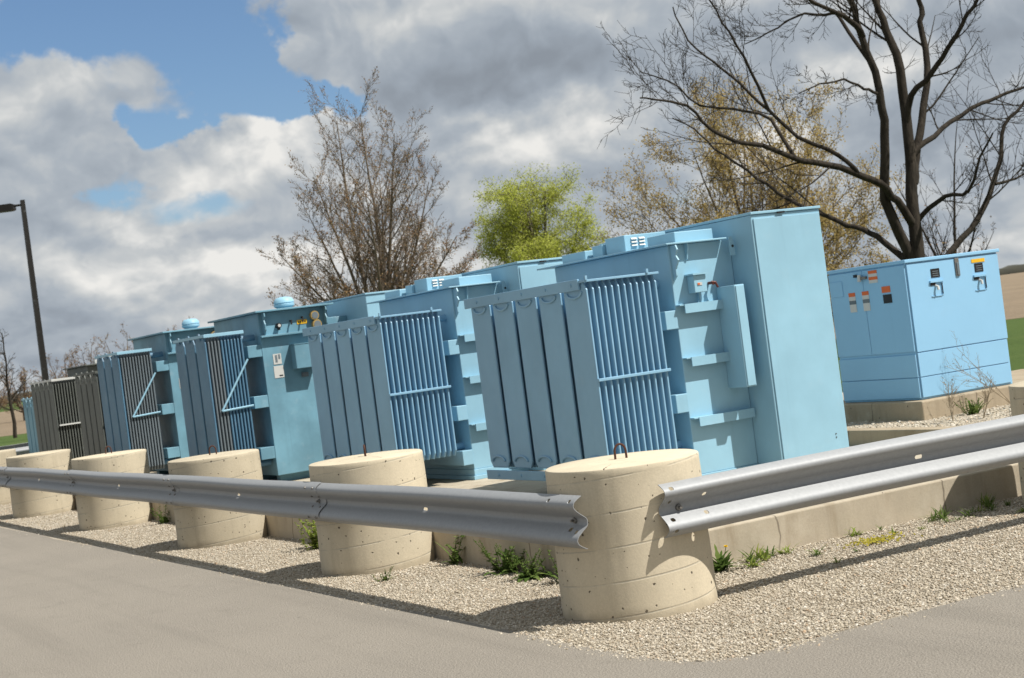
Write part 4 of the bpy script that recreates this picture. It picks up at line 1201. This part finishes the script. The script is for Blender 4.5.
# ================================================================ CAMERA
cam = bpy.data.cameras.new('camera'); co = bpy.data.objects.new('camera', cam); COL.objects.link(co)
cam.sensor_width = 36; cam.lens = 1580 / 1024 * 36
cam.clip_start = .1; cam.clip_end = 4000
a = R(29.2); pit = 4 / 1580.; th = R(7.4)
fw = Vector((math.sin(a), math.cos(a), 0)); rt = Vector((math.cos(a), -math.sin(a), 0)); up = Vector((0, 0, 1))
Fd = fw * math.cos(pit) - up * math.sin(pit); U = up * math.cos(pit) + fw * math.sin(pit)
Xc = rt * math.cos(th) - U * math.sin(th)
Yc = rt * math.sin(th) + U * math.cos(th)
mat = Matrix((Xc, Yc, -Fd)).transposed().to_4x4()
mat.translation = Vector((-5.235, -8.198, 1.75))
co.matrix_world = mat
cam.dof.use_dof = True; cam.dof.focus_distance = 10.2; cam.dof.aperture_fstop = 5.6
scene.camera = co
scene.cycles.diffuse_bounces = 8

# ================================================================ LIGHT
sdir = Vector((.44, -.55, 1)).normalized()
sun = bpy.data.lights.new('sun', 'SUN'); sun.energy = 4.0; sun.angle = R(.55); sun.color = (1, .955, .88)
so = bpy.data.objects.new('sun', sun); COL.objects.link(so)
so.rotation_euler = sdir.to_track_quat('Z', 'Y').to_euler()
so.location = (0, 0, 50)
w = bpy.data.worlds.new('World'); scene.world = w; w.use_nodes = True
nt = w.node_tree; nt.nodes.clear(); t = NT(nt)
out = nt.nodes.new('ShaderNodeOutputWorld'); bg = nt.nodes.new('ShaderNodeBackground'); nt.links.new(bg.outputs[0], out.inputs[0])
sky = nt.nodes.new('ShaderNodeTexSky'); sky.sky_type = 'NISHITA'; sky.sun_disc = False
sky.sun_elevation = math.asin(sdir.z); sky.sun_rotation = math.atan2(sdir.x, sdir.y); sky.air_density = 1.0; sky.dust_density = .6; sky.ozone_density = 1.5
STR = .10
bg.inputs['Strength'].default_value = STR
tc = nt.nodes.new('ShaderNodeTexCoord').outputs['Generated']
xs = t.vmath('DOT_PRODUCT', tc, tuple(rt), 'Value'); ys_ = t.vmath('DOT_PRODUCT', tc, tuple(fw), 'Value')
zz = t.vmath('DOT_PRODUCT', tc, (0, 0, 1), 'Value')
az = t.math('MULTIPLY', t.math('ARCTAN2', xs, ys_), 180 / math.pi)
el = t.math('MULTIPLY', t.math('ARCSINE', zz), 180 / math.pi)
def comb(x, y, z=0.0):
    nd = nt.nodes.new('ShaderNodeCombineXYZ'); t.set(nd, 0, x); t.set(nd, 1, y); t.set(nd, 2, z); return nd.outputs[0]
def gauss(a0, e0, sa, se):
    u = t.math('DIVIDE', t.math('SUBTRACT', az, a0), sa); v = t.math('DIVIDE', t.math('SUBTRACT', el, e0), se)
    return t.math('EXPONENT', t.math('MULTIPLY', t.math('ADD', t.math('MULTIPLY', u, u), t.math('MULTIPLY', v, v)), -1.0))
def acc(base, lst):
    r_ = base
    for (a0, e0, sa, se, wgt) in lst: r_ = t.math('MULTIPLY_ADD', gauss(a0, e0, sa, se), wgt, r_)
    return r_
# layered clouds get flatter towards the horizon
ey = t.math('POWER', t.math('ADD', t.math('MAXIMUM', el, 0.0), 1.5), .66)
pz = comb(t.math('MULTIPLY', az, .17), t.math('MULTIPLY', ey, .66), 3.7)
warp = t.vmath('SUBTRACT', t.noise(pz, 1.6, 4, .5, out='Color'), (.5, .5, .5))
pw = t.vmath('ADD', pz, t.vmath('MULTIPLY', warp, (.5, .3, 0)))
wsep = nt.nodes.new('ShaderNodeSeparateXYZ'); t.set(wsep, 0, t.vmath('SUBTRACT', t.noise(pz, 2.2, 6, .55, out='Color'), (.5, .5, .5)))
azw = t.math('MULTIPLY_ADD', wsep.outputs[0], 7.0, az); elw = t.math('MULTIPLY_ADD', wsep.outputs[1], 2.6, el)
def gauss(a0, e0, sa, se):
    u = t.math('DIVIDE', t.math('SUBTRACT', azw, a0), sa); v = t.math('DIVIDE', t.math('SUBTRACT', elw, e0), se)
    return t.math('EXPONENT', t.math('MULTIPLY', t.math('ADD', t.math('MULTIPLY', u, u), t.math('MULTIPLY', v, v)), -1.0))
n_big = t.noise(pw, .85, 8, .50)
pw2 = t.vmath('ADD', pw, (.05, .10, 0))
n_off = t.noise(pw2, .85, 8, .50)
r1 = t.noise(pw, 1.25, 5, .46)
r2 = t.noise(t.vmath('ADD', pw, (.05, .11, 0)), 1.25, 5, .46)
n_fine = t.noise(pw, 2.2, 6, .55)
cover = acc(.50, [(-12.5, 12.8, 4.5, 2.1, -1.15), (-8.2, 10.6, 1.9, 1.3, -.85), (-5.6, 9.2, 1.4, 1.0, -.70), (-11.8, 9.0, 1.5, .9, -.85), (-3.2, 12.2, 3.4, 1.8, .45), (-13.5, 6.8, 1.6, .7, -.42), (-9.8, 5.9, 2.6, .5, -.18), (-5.5, 6.0, 1.5, .6, -.2), (-11, 3.2, 6, .4, -.25),
                  (-15.6, 9.6, 2.2, 1.1, .28), (-8.7, 7.8, 2.2, 1.0, .45), (1.5, 10.5, 5.0, 2.0, .5)])
dens = t.math('ADD', cover, t.math('MULTIPLY', t.math('SUBTRACT', n_big, .5), 1.9))
alpha = t.step(dens, -.02, .22)
relief = t.math('ADD', t.math('MULTIPLY', t.math('SUBTRACT', r1, r2), 2.4), t.math('MULTIPLY', t.math('SUBTRACT', n_big, n_off), .6))
lum = acc(.55, [(-8.0, 8.4, 2.4, 1.1, .62), (-10.5, 6.9, 3.0, .9, .16), (3.0, 12.0, 7.0, 1.0, .14), (1.5, 9.2, 5.6, 1.1, -.42), (3.2, 6.8, 2.8, .9, .40), (0.0, 7.3, 1.3, .8, .30),
                (6.3, 6.2, 2.4, .9, -.30), (13.6, 7.4, 2.6, .9, .40), (10.5, 5.3, 2.4, .8, .30), (9.0, 8.7, 3.0, .9, -.10), (17.0, 6.0, 3, 2.0, -.15),
                (-11, 4.2, 8.0, 2.4, .18), (-14.5, 7.0, 3.5, .6, -.10), (-13.2, 5.4, 2.0, .6, .22), (-9.5, 4.6, 6.5, .35, -.20), (-9, 3.6, 6.0, .33, .20), (-11, 2.6, 7.0, .35, -.16), (-15.5, 10.0, 2.4, .8, .20), (-15.3, 8.2, 3.5, .5, -.14)])
lum = t.math('ADD', lum, relief)
lum = t.math('ADD', lum, t.math('MULTIPLY', t.math('SUBTRACT', t.noise(pw, .55, 3, .45), .5), .7))
lum = t.math('ADD', lum, t.math('MULTIPLY', t.math('SUBTRACT', n_fine, .5), .12))
ccol = t.ramp(lum, [(.05, (.265, .30, .345)), (.30, (.33, .375, .43)), (.50, (.41, .455, .505)), (.70, (.55, .575, .59)), (.95, (.84, .83, .80))])
SKYGAIN = 1.0 / STR
ccol = t.vmath('SCALE', ccol); t.set(nt.nodes[-1], 'Scale', SKYGAIN * .62)
skyc = t.vmath('MULTIPLY', sky.outputs[0], (.50, .58, .66))
CL = t.mix(alpha, skyc, ccol)
below = t.step(el, -.6, .05)
col = t.mix(below, t.vmath('SCALE', sky.outputs[0]), CL)
nt.links.new(col, bg.inputs['Color'])
for nd in nt.nodes:
    if nd.type == 'VECT_MATH' and nd.operation == 'SCALE' and not nd.inputs['Scale'].is_linked and nd.inputs['Scale'].default_value == 1.0 and nd.inputs[0].is_linked and nd.inputs[0].links[0].from_node == sky:
        nd.inputs['Scale'].default_value = .6

scene.view_settings.view_transform = 'Standard'; scene.view_settings.look = 'None'
scene.view_settings.exposure = .7; scene.view_settings.gamma = 1
